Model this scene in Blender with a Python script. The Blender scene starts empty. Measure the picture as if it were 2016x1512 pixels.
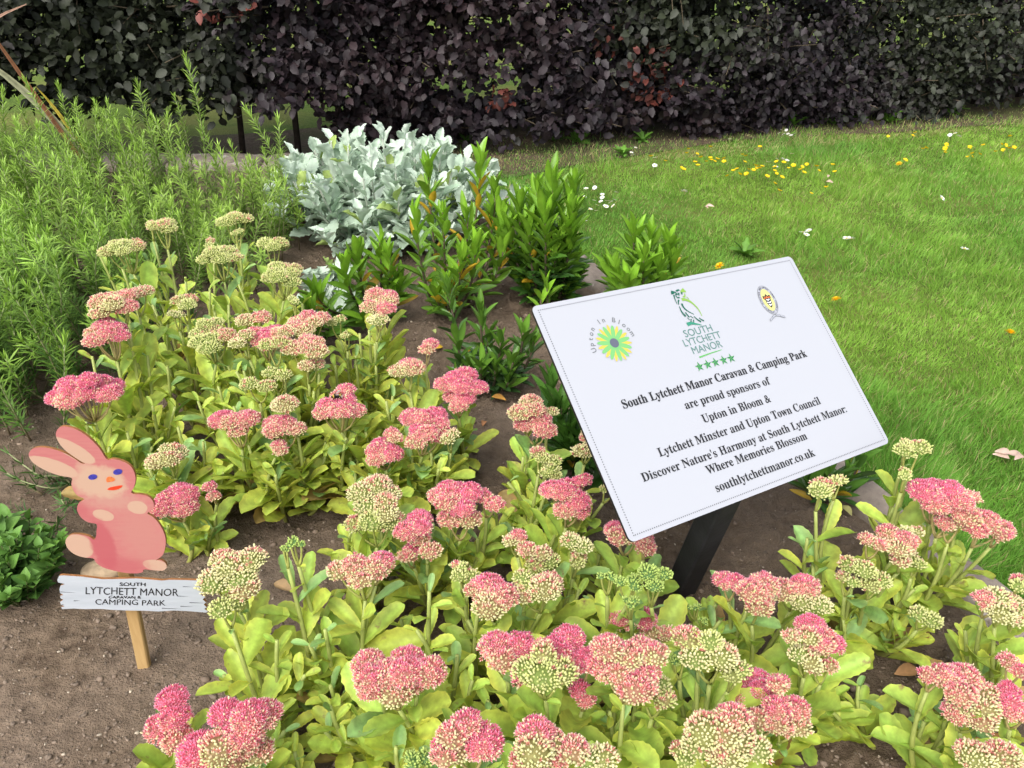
import bpy, math, numpy as np
from math import radians, pi, sin, cos, tan, atan2
from mathutils import Vector, Matrix

# ------------------------------------------------------------ camera, light, exposure
SC = bpy.context.scene
COL = SC.collection
CAMH, PITCH, FPX = 1.15, 31.0, 1550.0
cam = bpy.data.objects.new('camera', bpy.data.cameras.new('camera'))
COL.objects.link(cam)
cam.location = (0, 0, CAMH)
cam.rotation_euler = (radians(90 - PITCH), 0, 0)
cam.data.sensor_width = 36.0
cam.data.lens = FPX / 2016 * 36
cam.data.clip_start = 0.02
cam.data.clip_end = 400
SC.camera = cam

SUN_EL, SUN_AZ = 52.0, 205.0      # azimuth clockwise from +Y: light from behind, a little to the left
world = bpy.data.worlds.new('World')
SC.world = world
world.use_nodes = True
wn = world.node_tree
bg = wn.nodes['Background']
sky = wn.nodes.new('ShaderNodeTexSky')
sky.sky_type = 'NISHITA'
sky.sun_disc = False
sky.sun_elevation = radians(SUN_EL)
sky.sun_rotation = radians(SUN_AZ)
sky.air_density = 1.0
sky.dust_density = 4.0
hsv = wn.nodes.new('ShaderNodeHueSaturation')
hsv.inputs['Saturation'].default_value = 0.35
wn.links.new(sky.outputs[0], hsv.inputs['Color'])
wn.links.new(hsv.outputs[0], bg.inputs[0])
bg.inputs[1].default_value = 0.15
sun = bpy.data.objects.new('sun', bpy.data.lights.new('sun', 'SUN'))
COL.objects.link(sun)
sun.data.energy = 0.62
sun.data.angle = radians(50)
sun.data.color = (1.0, 0.95, 0.87)
sun.location = (-3, -4, 8)
_d = Vector((sin(radians(SUN_AZ)) * cos(radians(SUN_EL)), cos(radians(SUN_AZ)) * cos(radians(SUN_EL)), sin(radians(SUN_EL))))
sun.rotation_euler = _d.to_track_quat('Z', 'Y').to_euler()
SC.view_settings.view_transform = 'Standard'
SC.view_settings.look = 'None'
SC.view_settings.gamma = 1.0
SC.view_settings.exposure = 1.08
SC.cycles.max_bounces = 6
SC.cycles.diffuse_bounces = 3
SC.cycles.glossy_bounces = 2
SC.cycles.transmission_bounces = 4

rng = np.random.default_rng(11)
U = rng.uniform
N = rng.normal

# ------------------------------------------------------------ small helpers
_t = radians(PITCH)
RC = np.array([[1, 0, 0], [0, -sin(_t), cos(_t)], [0, -cos(_t), -sin(_t)]])
CP = np.array([0, 0, CAMH])

def ray(px, py):
    return RC @ np.array([(px - 1008) / FPX, (py - 756) / FPX, 1.0])

def P(px, py, z=0.0):                       # the place at height z seen at this spot of the photograph
    d = ray(px, py)
    return CP + d * ((z - CAMH) / d[2])

def PY(px, py, Y):                          # the place at distance Y seen at this spot of the photograph
    d = ray(px, py)
    return CP + d * (Y / d[1])

def depth(p):
    return p[1] * cos(_t) + (CAMH - p[2]) * sin(_t)

def nrm(a):
    return a / np.maximum(np.linalg.norm(a, axis=-1, keepdims=True), 1e-9)

def _hash(ix, iy, iz, seed):
    h = (ix.astype(np.int64) * 374761393 + iy.astype(np.int64) * 668265263 + iz.astype(np.int64) * 2147483647 + seed * 974634777) & 0xffffffff
    h = ((h ^ (h >> 13)) * 1274126177) & 0xffffffff
    h = ((h ^ (h >> 16)) * 2246822519) & 0xffffffff
    return ((h ^ (h >> 15)) & 0xffff) / 65535.0

def vnoise(p, seed=0):
    p = np.asarray(p, float)
    if p.shape[-1] == 2:
        p = np.concatenate([p, np.zeros(p.shape[:-1] + (1,))], -1)
    i = np.floor(p).astype(np.int64)
    f = p - i
    f = f * f * (3 - 2 * f)
    r = 0
    for a in (0, 1):
        for b in (0, 1):
            for c in (0, 1):
                w = (f[..., 0] if a else 1 - f[..., 0]) * (f[..., 1] if b else 1 - f[..., 1]) * (f[..., 2] if c else 1 - f[..., 2])
                r = r + w * _hash(i[..., 0] + a, i[..., 1] + b, i[..., 2] + c, seed)
    return r

def fbm(p, octs=4, seed=0):
    r, a = 0, 0.5
    p = np.asarray(p, float)
    for k in range(octs):
        r = r + a * (vnoise(p, seed + k) - 0.5)
        p = p * 2.03 + 17.1
        a *= 0.5
    return r

class MB:
    """collects triangles and quads with a colour per vertex, links them as ONE mesh object"""
    def __init__(s):
        s.V, s.T, s.Q, s.C, s.n = [], [], [], [], 0
    def add(s, V, T=None, Q=None, C=(1, 1, 1)):
        V = np.asarray(V, float).reshape(-1, 3)
        C = np.asarray(C, float)
        if C.ndim == 1:
            C = np.broadcast_to(C, V.shape)
        s.V.append(V)
        s.C.append(C.reshape(-1, 3))
        if T is not None and len(T):
            s.T.append(np.asarray(T).reshape(-1, 3) + s.n)
        if Q is not None and len(Q):
            s.Q.append(np.asarray(Q).reshape(-1, 4) + s.n)
        s.n += len(V)
    def inst(s, tpl, pos, R, S, col):
        tv, tt, tq, tc = tpl
        n = len(pos)
        if n == 0:
            return
        S = np.asarray(S, float)
        if S.ndim == 1:
            S = np.repeat(S[:, None], 3, 1)
        loc = tv[None] * S[:, None, :]
        V = np.einsum('nij,nvj->nvi', R, loc) + np.asarray(pos)[:, None, :]
        if tc.ndim == 2 and tc.shape[1] == 3:
            C = np.asarray(col)[:, None, :] * tc[None]
        k = len(tv)
        off = (np.arange(n) * k)[:, None, None]
        s.add(V.reshape(-1, 3), (tt[None] + off).reshape(-1, 3) if len(tt) else None,
              (tq[None] + off).reshape(-1, 4) if len(tq) else None, np.clip(C, 0, 1).reshape(-1, 3))
    def tube(s, pts, rad, seg=6, C=(1, 1, 1)):
        pts = np.asarray(pts, float)
        n = len(pts)
        rad = np.broadcast_to(np.asarray(rad, float), (n,))
        tg = nrm(np.gradient(pts, axis=0))
        ref = np.array([0.3, 1, 0.2]) if abs(tg[0][2]) > .6 else np.array([0, 0, 1.0])
        u = nrm(np.cross(tg, ref))
        v = np.cross(tg, u)
        a = np.arange(seg) / seg * 2 * pi
        ring = pts[:, None] + rad[:, None, None] * (np.cos(a)[None, :, None] * u[:, None] + np.sin(a)[None, :, None] * v[:, None])
        V = np.concatenate([ring.reshape(-1, 3), pts[:1], pts[-1:]])
        i, j = np.meshgrid(np.arange(n - 1), np.arange(seg), indexing='ij')
        j2 = (j + 1) % seg
        Q = np.stack([i * seg + j, i * seg + j2, (i + 1) * seg + j2, (i + 1) * seg + j], -1).reshape(-1, 4)
        k = np.arange(seg)
        T = np.concatenate([np.stack([np.full(seg, n * seg), (k + 1) % seg, k], -1),
                            np.stack([np.full(seg, n * seg + 1), (n - 1) * seg + k, (n - 1) * seg + (k + 1) % seg], -1)])
        C = np.asarray(C, float)
        if C.ndim == 2:
            C = np.concatenate([np.repeat(C, seg, 0), C[:1], C[-1:]])
        s.add(V, T, Q, C)
    def build(s, name, mat, parent=None, origin=(0, 0, 0), smooth=True):
        o = np.asarray(origin, float)
        V = (np.concatenate(s.V) - o) if s.V else np.zeros((0, 3))
        T = np.concatenate(s.T) if s.T else np.zeros((0, 3), int)
        Q = np.concatenate(s.Q) if s.Q else np.zeros((0, 4), int)
        me = bpy.data.meshes.new(name)
        me.vertices.add(len(V))
        me.vertices.foreach_set('co', V.astype(np.float32).ravel())
        me.loops.add(T.size + Q.size)
        me.loops.foreach_set('vertex_index', np.concatenate([T.ravel(), Q.ravel()]).astype(np.int32))
        me.polygons.add(len(T) + len(Q))
        me.polygons.foreach_set('loop_start', np.concatenate([np.arange(len(T)) * 3, len(T) * 3 + np.arange(len(Q)) * 4]).astype(np.int32))
        me.update(calc_edges=True)
        me.polygons.foreach_set('use_smooth', np.full(len(T) + len(Q), smooth))
        ca = me.color_attributes.new('Col', 'FLOAT_COLOR', 'POINT')
        C = np.concatenate(s.C) if s.C else np.zeros((0, 3))
        ca.data.foreach_set('color', np.concatenate([C, np.ones((len(C), 1))], 1).astype(np.float32).ravel())
        me.materials.append(mat)
        ob = bpy.data.objects.new(name, me)
        COL.objects.link(ob)
        if parent is None:
            ob.location = o
        else:
            ob.parent = parent
        return ob

def tag(o, label=None, cat=None, group=None, kind=None):
    if label: o['label'] = label
    if cat: o['category'] = cat
    if group: o['group'] = group
    if kind: o['kind'] = kind
    return o

def empty(name, loc, label, cat, group=None):
    o = bpy.data.objects.new(name, None)
    COL.objects.link(o)
    o.location = tuple(loc)
    o.empty_display_size = 0.05
    return tag(o, label, cat, group)

def frames(d, up):
    """x,y,z axes as columns, y along d and z as close to up as possible"""
    y = nrm(np.asarray(d, float))
    up = np.broadcast_to(np.asarray(up, float), y.shape)
    z = nrm(up - np.sum(up * y, -1, keepdims=True) * y + 1e-6)
    x = np.cross(y, z)
    return np.stack([x, y, z], -1)

def curve(a, b, n=8, bow=None):
    a, b = np.asarray(a, float), np.asarray(b, float)
    t = np.linspace(0, 1, n)[:, None]
    p = a * (1 - t) + b * t
    if bow is not None:
        p = p + np.asarray(bow) * (4 * t * (1 - t))
    return p

def sphere_tpl(nu=8, nv=5, half=False):
    th = np.linspace(0, pi / 2 if half else pi, nv)
    a = np.arange(nu) / nu * 2 * pi
    V = np.stack([np.sin(th)[:, None] * np.cos(a), np.sin(th)[:, None] * np.sin(a), np.cos(th)[:, None] + 0 * a], -1).reshape(-1, 3)
    i, j = np.meshgrid(np.arange(nv - 1), np.arange(nu), indexing='ij')
    Q = np.stack([i * nu + j, (i + 1) * nu + j, (i + 1) * nu + (j + 1) % nu, i * nu + (j + 1) % nu], -1).reshape(-1, 4)
    return V, np.zeros((0, 3), int), Q, np.ones((len(V), 3))

def leaf_tpl(nl, w, cs, tooth=0.0, cup=0.15, bend=0.2, wave=0.0, rib=1.1, edge=1.1, fold=0.0):
    t = 1 - (1 - np.linspace(0, 1, nl + 1)) ** 1.35
    ww = np.array([w(x) for x in t])
    alt = np.where(np.arange(nl + 1) % 2 == 1, 1 + tooth, 1 - tooth)
    alt[0] = alt[-1] = 1
    cs = np.asarray(cs, float)
    X = cs[None] * (ww * alt)[:, None]
    Y = np.repeat(t[:, None], len(cs), 1) + tooth * 0.25 * np.abs(cs)[None] * (alt > 1)[:, None] * 0.3
    Z = cup * (np.abs(cs) ** 1.6)[None] * ww[:, None] * 2 - bend * (t ** 2)[:, None] + fold * np.abs(X)
    Z = Z + wave * np.sin(t * 17 + 1)[:, None] * (cs ** 2 * np.sign(cs))[None]
    V = np.stack([X, Y, Z], -1).reshape(-1, 3)
    m = len(cs)
    i, j = np.meshgrid(np.arange(nl), np.arange(m - 1), indexing='ij')
    Q = np.stack([i * m + j, i * m + j + 1, (i + 1) * m + j + 1, (i + 1) * m + j], -1).reshape(-1, 4)
    f = 1 + (rib - 1) * (np.abs(cs) < .01) + (edge - 1) * (np.abs(cs) > .99)
    CF = np.repeat(np.repeat(f[None], nl + 1, 0).reshape(-1, 1), 3, 1)
    return V, np.zeros((0, 3), int), Q, CF

# ------------------------------------------------------------ materials
def mat_base(name):
    m = bpy.data.materials.new(name)
    m.use_nodes = True
    nt = m.node_tree
    return m, nt, nt.nodes['Principled BSDF'], nt.nodes['Material Output']

def noise_node(nt, scale, detail=4, vec=None, rough=.55):
    n = nt.nodes.new('ShaderNodeTexNoise')
    n.inputs['Scale'].default_value = scale
    n.inputs['Detail'].default_value = detail
    n.inputs['Roughness'].default_value = rough
    if vec is not None:
        nt.links.new(vec, n.inputs['Vector'])
    return n.outputs['Fac']

def maprange(nt, val, a, b, c=0.0, d=1.0, smooth=False):
    n = nt.nodes.new('ShaderNodeMapRange')
    if smooth:
        n.interpolation_type = 'SMOOTHSTEP'
    nt.links.new(val, n.inputs['Value'])
    for k, v in zip(('From Min', 'From Max', 'To Min', 'To Max'), (a, b, c, d)):
        n.inputs[k].default_value = v
    return n.outputs['Result']

def mixc(nt, fac, a, b, mode='MIX'):
    n = nt.nodes.new('ShaderNodeMix')
    n.data_type = 'RGBA'
    n.blend_type = mode
    for k, v in ((0, fac), (6, a), (7, b)):
        if isinstance(v, bpy.types.NodeSocket):
            nt.links.new(v, n.inputs[k])
        elif k == 0:
            n.inputs[0].default_value = v
        else:
            n.inputs[k].default_value = (*v, 1)
    return n.outputs[2]

def objcoord(nt):
    return nt.nodes.new('ShaderNodeTexCoord').outputs['Object']

def colattr(nt):
    n = nt.nodes.new('ShaderNodeVertexColor')
    n.layer_name = 'Col'
    return n.outputs['Color']

def bump(nt, b, h, strength, dist):
    n = nt.nodes.new('ShaderNodeBump')
    n.inputs['Strength'].default_value = strength
    n.inputs['Distance'].default_value = dist
    nt.links.new(h, n.inputs['Height'])
    nt.links.new(n.outputs[0], b.inputs['Normal'])

def leaf_mat(name, rough=.5, trans=.25, spec=.4, vary=.25, vscale=40, spots=None, spot_t=(.68, .78), sscale=22, tint=(1.0, 1.0, .6), veins=0):
    m, nt, b, out = mat_base(name)
    oc = objcoord(nt)
    c = colattr(nt)
    n = noise_node(nt, vscale, 3, oc)
    f = maprange(nt, n, .3, .7, 1 - vary, 1 + vary)
    comb = nt.nodes.new('ShaderNodeCombineColor')
    for k in range(3):
        nt.links.new(f, comb.inputs[k])
    c = mixc(nt, 1.0, c, comb.outputs[0], 'MULTIPLY')
    if spots:
        sp = noise_node(nt, sscale, 5, oc, .62)
        c = mixc(nt, maprange(nt, sp, *spot_t), c, spots)
    nt.links.new(c, b.inputs['Base Color'])
    b.inputs['Roughness'].default_value = rough
    b.inputs['Specular IOR Level'].default_value = spec
    bump(nt, b, noise_node(nt, vscale * 5, 2, oc), .12, .002)
    if trans > 0:
        tr = nt.nodes.new('ShaderNodeBsdfTranslucent')
        nt.links.new(mixc(nt, 1.0, c, tint, 'MULTIPLY'), tr.inputs['Color'])
        mx = nt.nodes.new('ShaderNodeMixShader')
        mx.inputs[0].default_value = trans
        nt.links.new(b.outputs[0], mx.inputs[1])
        nt.links.new(tr.outputs[0], mx.inputs[2])
        nt.links.new(mx.outputs[0], out.inputs['Surface'])
    return m

def plain(name, col, rough=.5, spec=.5, metal=0, nscale=0, namt=.15, bmp=0, bscale=200):
    m, nt, b, out = mat_base(name)
    b.inputs['Roughness'].default_value = rough
    b.inputs['Specular IOR Level'].default_value = spec
    b.inputs['Metallic'].default_value = metal
    if nscale:
        oc = objcoord(nt)
        n = noise_node(nt, nscale, 5, oc)
        nt.links.new(mixc(nt, maprange(nt, n, .3, .7), tuple(x * (1 - namt) for x in col), tuple(min(1, x * (1 + namt)) for x in col)), b.inputs['Base Color'])
        if bmp:
            bump(nt, b, noise_node(nt, bscale, 4, oc), bmp, .002)
    else:
        b.inputs['Base Color'].default_value = (*col, 1)
    return m

def soil_mat():
    m, nt, b, out = mat_base('garden_soil')
    oc = objcoord(nt)
    n1 = noise_node(nt, 2.2, 3, oc)
    n2 = noise_node(nt, 34, 6, oc, .65)
    n3 = noise_node(nt, 190, 4, oc, .7)
    c = mixc(nt, maprange(nt, n2, .3, .72), (.100, .068, .045), (.325, .24, .165))
    c = mixc(nt, maprange(nt, n1, .38, .62, 0, .65), c, (.35, .268, .20))
    c = mixc(nt, maprange(nt, n3, .62, .75, 0, .6), c, (.44, .37, .30))
    c = mixc(nt, 1.0, c, colattr(nt), 'MULTIPLY')
    nt.links.new(c, b.inputs['Base Color'])
    b.inputs['Roughness'].default_value = .95
    b.inputs['Specular IOR Level'].default_value = .15
    ad = nt.nodes.new('ShaderNodeMath')
    ad.operation = 'ADD'
    nt.links.new(n2, ad.inputs[0])
    nt.links.new(maprange(nt, n3, 0, 1, 0, .6), ad.inputs[1])
    bump(nt, b, ad.outputs[0], 1.0, .02)
    return m

def ground_mat(name, c0, c1, c2, s1=1.2, s2=30):
    m, nt, b, out = mat_base(name)
    oc = objcoord(nt)
    c = mixc(nt, maprange(nt, noise_node(nt, s2, 5, oc, .7), .3, .7), c0, c1)
    c = mixc(nt, maprange(nt, noise_node(nt, s1, 4, oc), .45, .68, 0, .8), c, c2)
    nt.links.new(c, b.inputs['Base Color'])
    b.inputs['Roughness'].default_value = .9
    b.inputs['Specular IOR Level'].default_value = .1
    bump(nt, b, noise_node(nt, 90, 4, oc), .8, .02)
    return m

def stone_mat():
    m, nt, b, out = mat_base('weathered_stone')
    oc = objcoord(nt)
    n1, n2 = noise_node(nt, 14, 6, oc, .65), noise_node(nt, 60, 5, oc, .7)
    c = mixc(nt, maprange(nt, n1, .3, .7), (.15, .118, .095), (.33, .275, .225))
    c = mixc(nt, maprange(nt, noise_node(nt, 9, 5, oc, .7), .60, .68), c, (.47, .43, .385))
    c = mixc(nt, maprange(nt, n2, .62, .78, 0, .7), c, (.10, .085, .07))
    nt.links.new(c, b.inputs['Base Color'])
    b.inputs['Roughness'].default_value = .9
    bump(nt, b, n2, .7, .006)
    return m

M_SOIL = soil_mat()
M_STONE = stone_mat()
M_LAWN = ground_mat('lawn_ground', (.06, .11, .018), (.13, .19, .035), (.20, .19, .06))
M_DIRT = ground_mat('dry_dirt', (.07, .05, .035), (.16, .12, .08), (.08, .10, .03), 3.0, 40)
M_GRASS = leaf_mat('grass_blade', .5, .35, .3, .15, 4)
M_SED = leaf_mat('sedum_leaf', .55, .22, .4, .26, 55, spots=(.26, .17, .08), spot_t=(.63, .73), sscale=32)
M_STEM = leaf_mat('sedum_stem', .5, .05, .35, .15, 60)
M_FLOR = leaf_mat('sedum_floret', .55, .25, .25, .08, 60, tint=(1, .9, .8))
M_ROSE = leaf_mat('rosemary_needle', .5, .2, .35, .2, 6)
M_SILV = leaf_mat('silver_felt_leaf', .85, .18, .1, .1, 50, tint=(.95, 1, .85))
M_LAUR = leaf_mat('laurel_leaf', .3, .22, .5, .2, 30)
M_BEECH = leaf_mat('beech_leaf', .54, .06, .38, .3, 14)
M_OREG = leaf_mat('oregano_leaf', .55, .18, .3, .2, 40)
M_BARK = plain('dark_bark', (.035, .026, .02), .9, .2, 0, 30, .4, .6, 80)
M_TWIG = plain('shrub_bark', (.11, .085, .055), .8, .3, 0, 40, .3, .3, 120)
M_PETAL = leaf_mat('wild_flower_petal', .5, .2, .3, .05, 60)
M_PEB = leaf_mat('pebble', .7, 0, .3, .2, 60)
M_DEAD = leaf_mat('dead_leaf', .7, .15, .2, .25, 40)

# ------------------------------------------------------------ ground, bed, edging
def kx(Y):                                   # inner edge of the stone edging
    return 0.24 - 0.4 * (Y - 2.63)
LAWN_Z = -0.045
BACK_Y = 4.02

def grid_obj(name, xs, ys, zf, mat, colf=None, label=None):
    X, Y = np.meshgrid(xs, ys, indexing='ij')
    V = np.stack([X, Y, zf(X, Y)], -1)
    n, m = X.shape
    i, j = np.meshgrid(np.arange(n - 1), np.arange(m - 1), indexing='ij')
    Q = np.stack([i * m + j, (i + 1) * m + j, (i + 1) * m + j + 1, i * m + j + 1], -1).reshape(-1, 4)
    b = MB()
    b.add(V.reshape(-1, 3), None, Q, (1, 1, 1) if colf is None else colf(X, Y).reshape(-1, 3))
    return tag(b.build(name, mat), label, None, None, 'structure')

xs = np.concatenate([-np.geomspace(90, 3.2, 14), np.linspace(-3, 7.5, 90), np.geomspace(8, 90, 14)])
ys = np.concatenate([np.linspace(-3, 8, 100), np.geomspace(8.3, 160, 20)])
grid_obj('lawn', xs, ys, lambda X, Y: LAWN_Z + 0.035 * fbm(np.stack([X, Y], -1) * .9, 3, 5) - .02 * ((X < kx(Y)) & (Y < 4.1) & (X > -3.2)), M_LAWN,
         label='green lawn ground running under the dark hedge and into the field')

def hedge_y(X):
    return 4.98 + .30 * X
def dirt_z(X, Y):
    return LAWN_Z + .035 * fbm(np.stack([X, Y], -1) * .9, 3, 5) + .004 + .012 * fbm(np.stack([X, Y], -1) * 12, 3, 9)
U_, W_ = np.meshgrid(np.linspace(-3.2, 6.6, 160), np.linspace(0, 1, 26), indexing='ij')
edge_f = hedge_y(U_) - .62 - .42 * np.clip((1.3 - U_) / 2, 0, 1) - .25 * (vnoise(np.stack([U_ * 2.1, 0 * U_], -1), 3) - .4)
Yd = edge_f + (hedge_y(U_) + .55 - edge_f) * W_
b_ = MB()
n_, m_ = U_.shape
i, j = np.meshgrid(np.arange(n_ - 1), np.arange(m_ - 1), indexing='ij')
b_.add(np.stack([U_, Yd, dirt_z(U_, Yd)], -1).reshape(-1, 3), None, np.stack([i * m_ + j, (i + 1) * m_ + j, (i + 1) * m_ + j + 1, i * m_ + j + 1], -1).reshape(-1, 4))
tag(b_.build('bare_ground', M_DIRT), 'strip of dry bare earth along the foot of the hedge', None, None, 'structure')

def soil_z(X, Y):
    p = np.stack([X, Y], -1)
    k = kx(Y) - X
    crumb = np.clip(fbm(p * 1.1, 2, 40) * 2.4 + .62 + .25 * (X > -.25), .25, 1.0)
    z = .035 * fbm(p * 1.6, 3, 1) + .034 * crumb * fbm(p * 15, 4, 2) + .022 * crumb * np.maximum(fbm(p * 30, 3, 3), -.05) + .026 * (crumb + .25) * fbm(p * 62, 3, 4)
    z = z + .02 * np.exp(-((X - .62) ** 2 + (Y - 1.45) ** 2) / .12)
    return z * np.clip(k / .06, 0.15, 1)
uu = np.linspace(0, 1, 470)
vv = np.linspace(0, 1, 560)
Us, Vs = np.meshgrid(uu, vv, indexing='ij')
Yg = .25 + (BACK_Y - .25) * Vs ** 1.35
Xg = -2.9 + (kx(Yg) + .012 + 2.9) * (1 - (1 - Us) ** 1.25)
Zg = soil_z(Xg, Yg)
m_ = 560
i, j = np.meshgrid(np.arange(469), np.arange(559), indexing='ij')
soil_tone = .80 + .30 * np.clip(.5 - (Xg + .55) * .8, 0, 1) * np.clip(1.9 - Yg, 0, 1) + .15 * fbm(np.stack([Xg, Yg], -1) * 2, 3, 66)  # soil colour factor: paler compacted earth at the near left, plus noise
b_ = MB()
b_.add(np.stack([Xg, Yg, Zg], -1).reshape(-1, 3), None, np.stack([i * m_ + j, (i + 1) * m_ + j, (i + 1) * m_ + j + 1, i * m_ + j + 1], -1).reshape(-1, 4),
       np.repeat(soil_tone.reshape(-1, 1), 3, 1))
tag(b_.build('bed_soil', M_SOIL), 'crumbly brown soil of the raised flower bed', None, None, 'structure')

def gz(x, y):
    return float(soil_z(np.array([x]), np.array([y]))[0])

def rock(mb, c, dims, ang, seed, e=.28, jit=.012, nu=22, nv=14):
    th = np.linspace(-pi / 2, pi / 2, nv)
    a = np.linspace(0, 2 * pi, nu, endpoint=False)
    sp = lambda v, p: np.sign(v) * np.abs(v) ** p
    X = sp(np.cos(th), e)[:, None] * sp(np.cos(a), e)[None]
    Y = sp(np.cos(th), e)[:, None] * sp(np.sin(a), e)[None]
    Z = sp(np.sin(th), e)[:, None] + 0 * a[None]
    V = np.stack([X * dims[0] / 2, Y * dims[1] / 2, Z * dims[2] / 2], -1).reshape(-1, 3)
    V = V + jit * np.stack([fbm(V * 14 + seed * 3.3, 3, 7), fbm(V * 14 + seed * 5.1, 3, 8), fbm(V * 14 + seed * 7.7, 3, 9)], -1)
    ca, sa = cos(ang), sin(ang)
    V = V @ np.array([[ca, sa, 0], [-sa, ca, 0], [0, 0, 1]]) + np.asarray(c)
    i, j = np.meshgrid(np.arange(nv - 1), np.arange(nu), indexing='ij')
    mb.add(V, None, np.stack([i * nu + j, i * nu + (j + 1) % nu, (i + 1) * nu + (j + 1) % nu, (i + 1) * nu + j], -1).reshape(-1, 4))

edg = empty('stone_edging', (kx(2.4), 2.4, 0), 'weathered grey brown stone edging between the flower bed and the lawn', 'edging')
oe = np.array(edg.location)
Yc = .35
while Yc < 4.05:
    L = U(.30, .46)
    y0, y1 = Yc, min(Yc + L, 4.1)
    c = np.array([(kx(y0) + kx(y1)) / 2 + .055, (y0 + y1) / 2 + .02, -.055 + U(-.006, .006)])
    mb = MB()
    rock(mb, c, ((y1 - y0) * 1.077 - .006, U(.095, .115), .17), atan2(1, -.4), Yc, .22, .022)
    mb.build('kerb_stone', M_STONE, edg, oe)
    Yc += L
wall = empty('garden_wall', (-1.7, 4.13, 0), 'low pale stone wall behind the rosemary at the back of the bed', 'wall')
ow = np.array(wall.location)
Xc = -3.1
while Xc < -.42:
    L = U(.38, .55)
    x1 = min(Xc + L, -.36)
    mb = MB()
    rock(mb, ((Xc + x1) / 2, 4.13, -.05 + U(-.006, .006)), (x1 - Xc - .006, .22, .2), 0, Xc, .2, .025, 28, 14)
    mb.build('capstone', M_STONE, wall, ow)
    Xc += L

# ------------------------------------------------------------ lawn grass
def lawn_pts(n):
    Y = U(.85, 6.6, n)
    half = (Y * cos(_t) + 1.2 * sin(_t)) * .68
    X = U(-.45, 1, n) * (half + .55) + .1
    ok = (X > kx(Y) + .10) & (Y < hedge_y(X) - .1)
    return X[ok], Y[ok]
X, Y = lawn_pts(1350000)
hd = hedge_y(X) - Y
fade = np.clip((hd - .25) / .85 + .5 * (vnoise(np.stack([X * 3, Y * 3], -1), 21) - .5), .06, 1)
keep = U(0, 1, len(X)) < fade * np.clip(.42 + .25 * (2.6 - Y), .34, .95)
X, Y, hd = X[keep], Y[keep], hd[keep]
p2 = np.stack([X, Y], -1)
pat = vnoise(p2 * 1.7, 31)
pat2 = vnoise(p2 * 6, 32)
Z = LAWN_Z + .035 * fbm(p2 * .9, 3, 5)
h = U(.018, .042, len(X)) * (.7 + .6 * pat2) * np.where(Y < 2.0, 1.35, 1.0) * (.75 + .5 * (vnoise(p2 * 2.3, 33) > .62))
kerbd = X - kx(Y)
h = h * np.where(kerbd < .3, 1.35, 1)
wd = np.clip(.0013 + .0004 * Y, .0018, .0036) * U(.7, 1.2, len(X))
az = U(0, 2 * pi, len(X))
az = np.where(U(0, 1, len(X)) < .6, 14 * vnoise(p2 * 7, 71) + N(0, .6, len(X)), az)
lean = np.abs(N(.15, .6, len(X)))
dirv = np.stack([np.cos(az) * np.sin(lean), np.sin(az) * np.sin(lean), np.cos(lean)], -1)
R = frames(dirv, np.stack([np.cos(az + 1.6 + N(0, .6, len(X))), np.sin(az + 1.6), 0 * az], -1))
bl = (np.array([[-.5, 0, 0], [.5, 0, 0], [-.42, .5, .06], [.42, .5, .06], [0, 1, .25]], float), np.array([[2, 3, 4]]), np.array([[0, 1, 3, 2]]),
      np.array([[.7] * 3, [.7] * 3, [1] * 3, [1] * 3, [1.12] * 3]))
g1, g2, g3 = np.array([.17, .385, .06]), np.array([.31, .52, .08]), np.array([.52, .47, .22])
k = np.clip(pat * 1.5 - .35 + .12 * (X - .9) + N(0, .18, len(X)), 0, 1)[:, None]
cg = g1 * (1 - k) + g2 * k
dry = (U(0, 1, len(X)) < .08 + .3 * (hd < .8))[:, None]
cg = np.where(dry, g3, cg) * U(.8, 1.15, (len(X), 1))
mb = MB()
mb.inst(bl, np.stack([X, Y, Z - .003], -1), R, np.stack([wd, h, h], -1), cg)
tag(mb.build('lawn_grass', M_GRASS), 'short bright green grass of the lawn', None, None, 'stuff')

# ------------------------------------------------------------ copper beech hedge
hx0, hx1 = -3.3, 6.6
hedge = empty('hedge', (1.5, hedge_y(1.5), LAWN_Z), 'long dark purple copper beech hedge along the back of the lawn', 'hedge')
oh = np.array(hedge.location)
nt_ = 5600
tx = U(hx0, hx1, nt_)
tz = .02 + 1.9 * U(0, 1, nt_) ** 1.25
bottom = np.where(tx < -.95, .36, np.where(tx < .5, .10, .05)) + .12 * (vnoise(np.stack([tx * 2.2, 0 * tx], -1), 50) - .4)
ok = (tz > bottom) | ((U(0, 1, nt_) < .6) & (tx > -.95))
tx, tz = tx[ok], tz[ok]
bul = .34 * (vnoise(np.stack([tx * 1.7, tz * 2.2], -1), 51) - .5)
side = U(0, 1, len(tx))
low = tz < bottom[ok]
side = np.where(low, 1, side)
td = np.where(side < .52, -.40 - bul + np.abs(N(0, .14, len(tx))), U(-.25, .48, len(tx)))
gap = vnoise(np.stack([tx * 2.6 + 4, tz * 3.3], -1), 52)
thin = (gap > .86) & (tx < 1.2)
kp = ~(thin & (U(0, 1, len(tx)) < .82))
td = np.where(low, U(.15, .5, len(tx)), td)
tx, tz, td = tx[kp], tz[kp], td[kp]
ctr = np.stack([tx, hedge_y(tx) + td, tz + LAWN_Z], -1)
nleaf = 25
tdir = nrm(np.stack([N(0, .7, len(tx)), -np.abs(N(.7, .4, len(tx))), N(.05, .35, len(tx))], -1))
c_ = np.repeat(ctr, nleaf, 0)
dr = np.repeat(tdir, nleaf, 0)
along = U(-.5, .5, len(c_))[:, None]
pos = c_ + dr * along * .26 + N(0, .032, c_.shape)
pos[:, 2] = np.maximum(pos[:, 2], LAWN_Z + .02)
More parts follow.
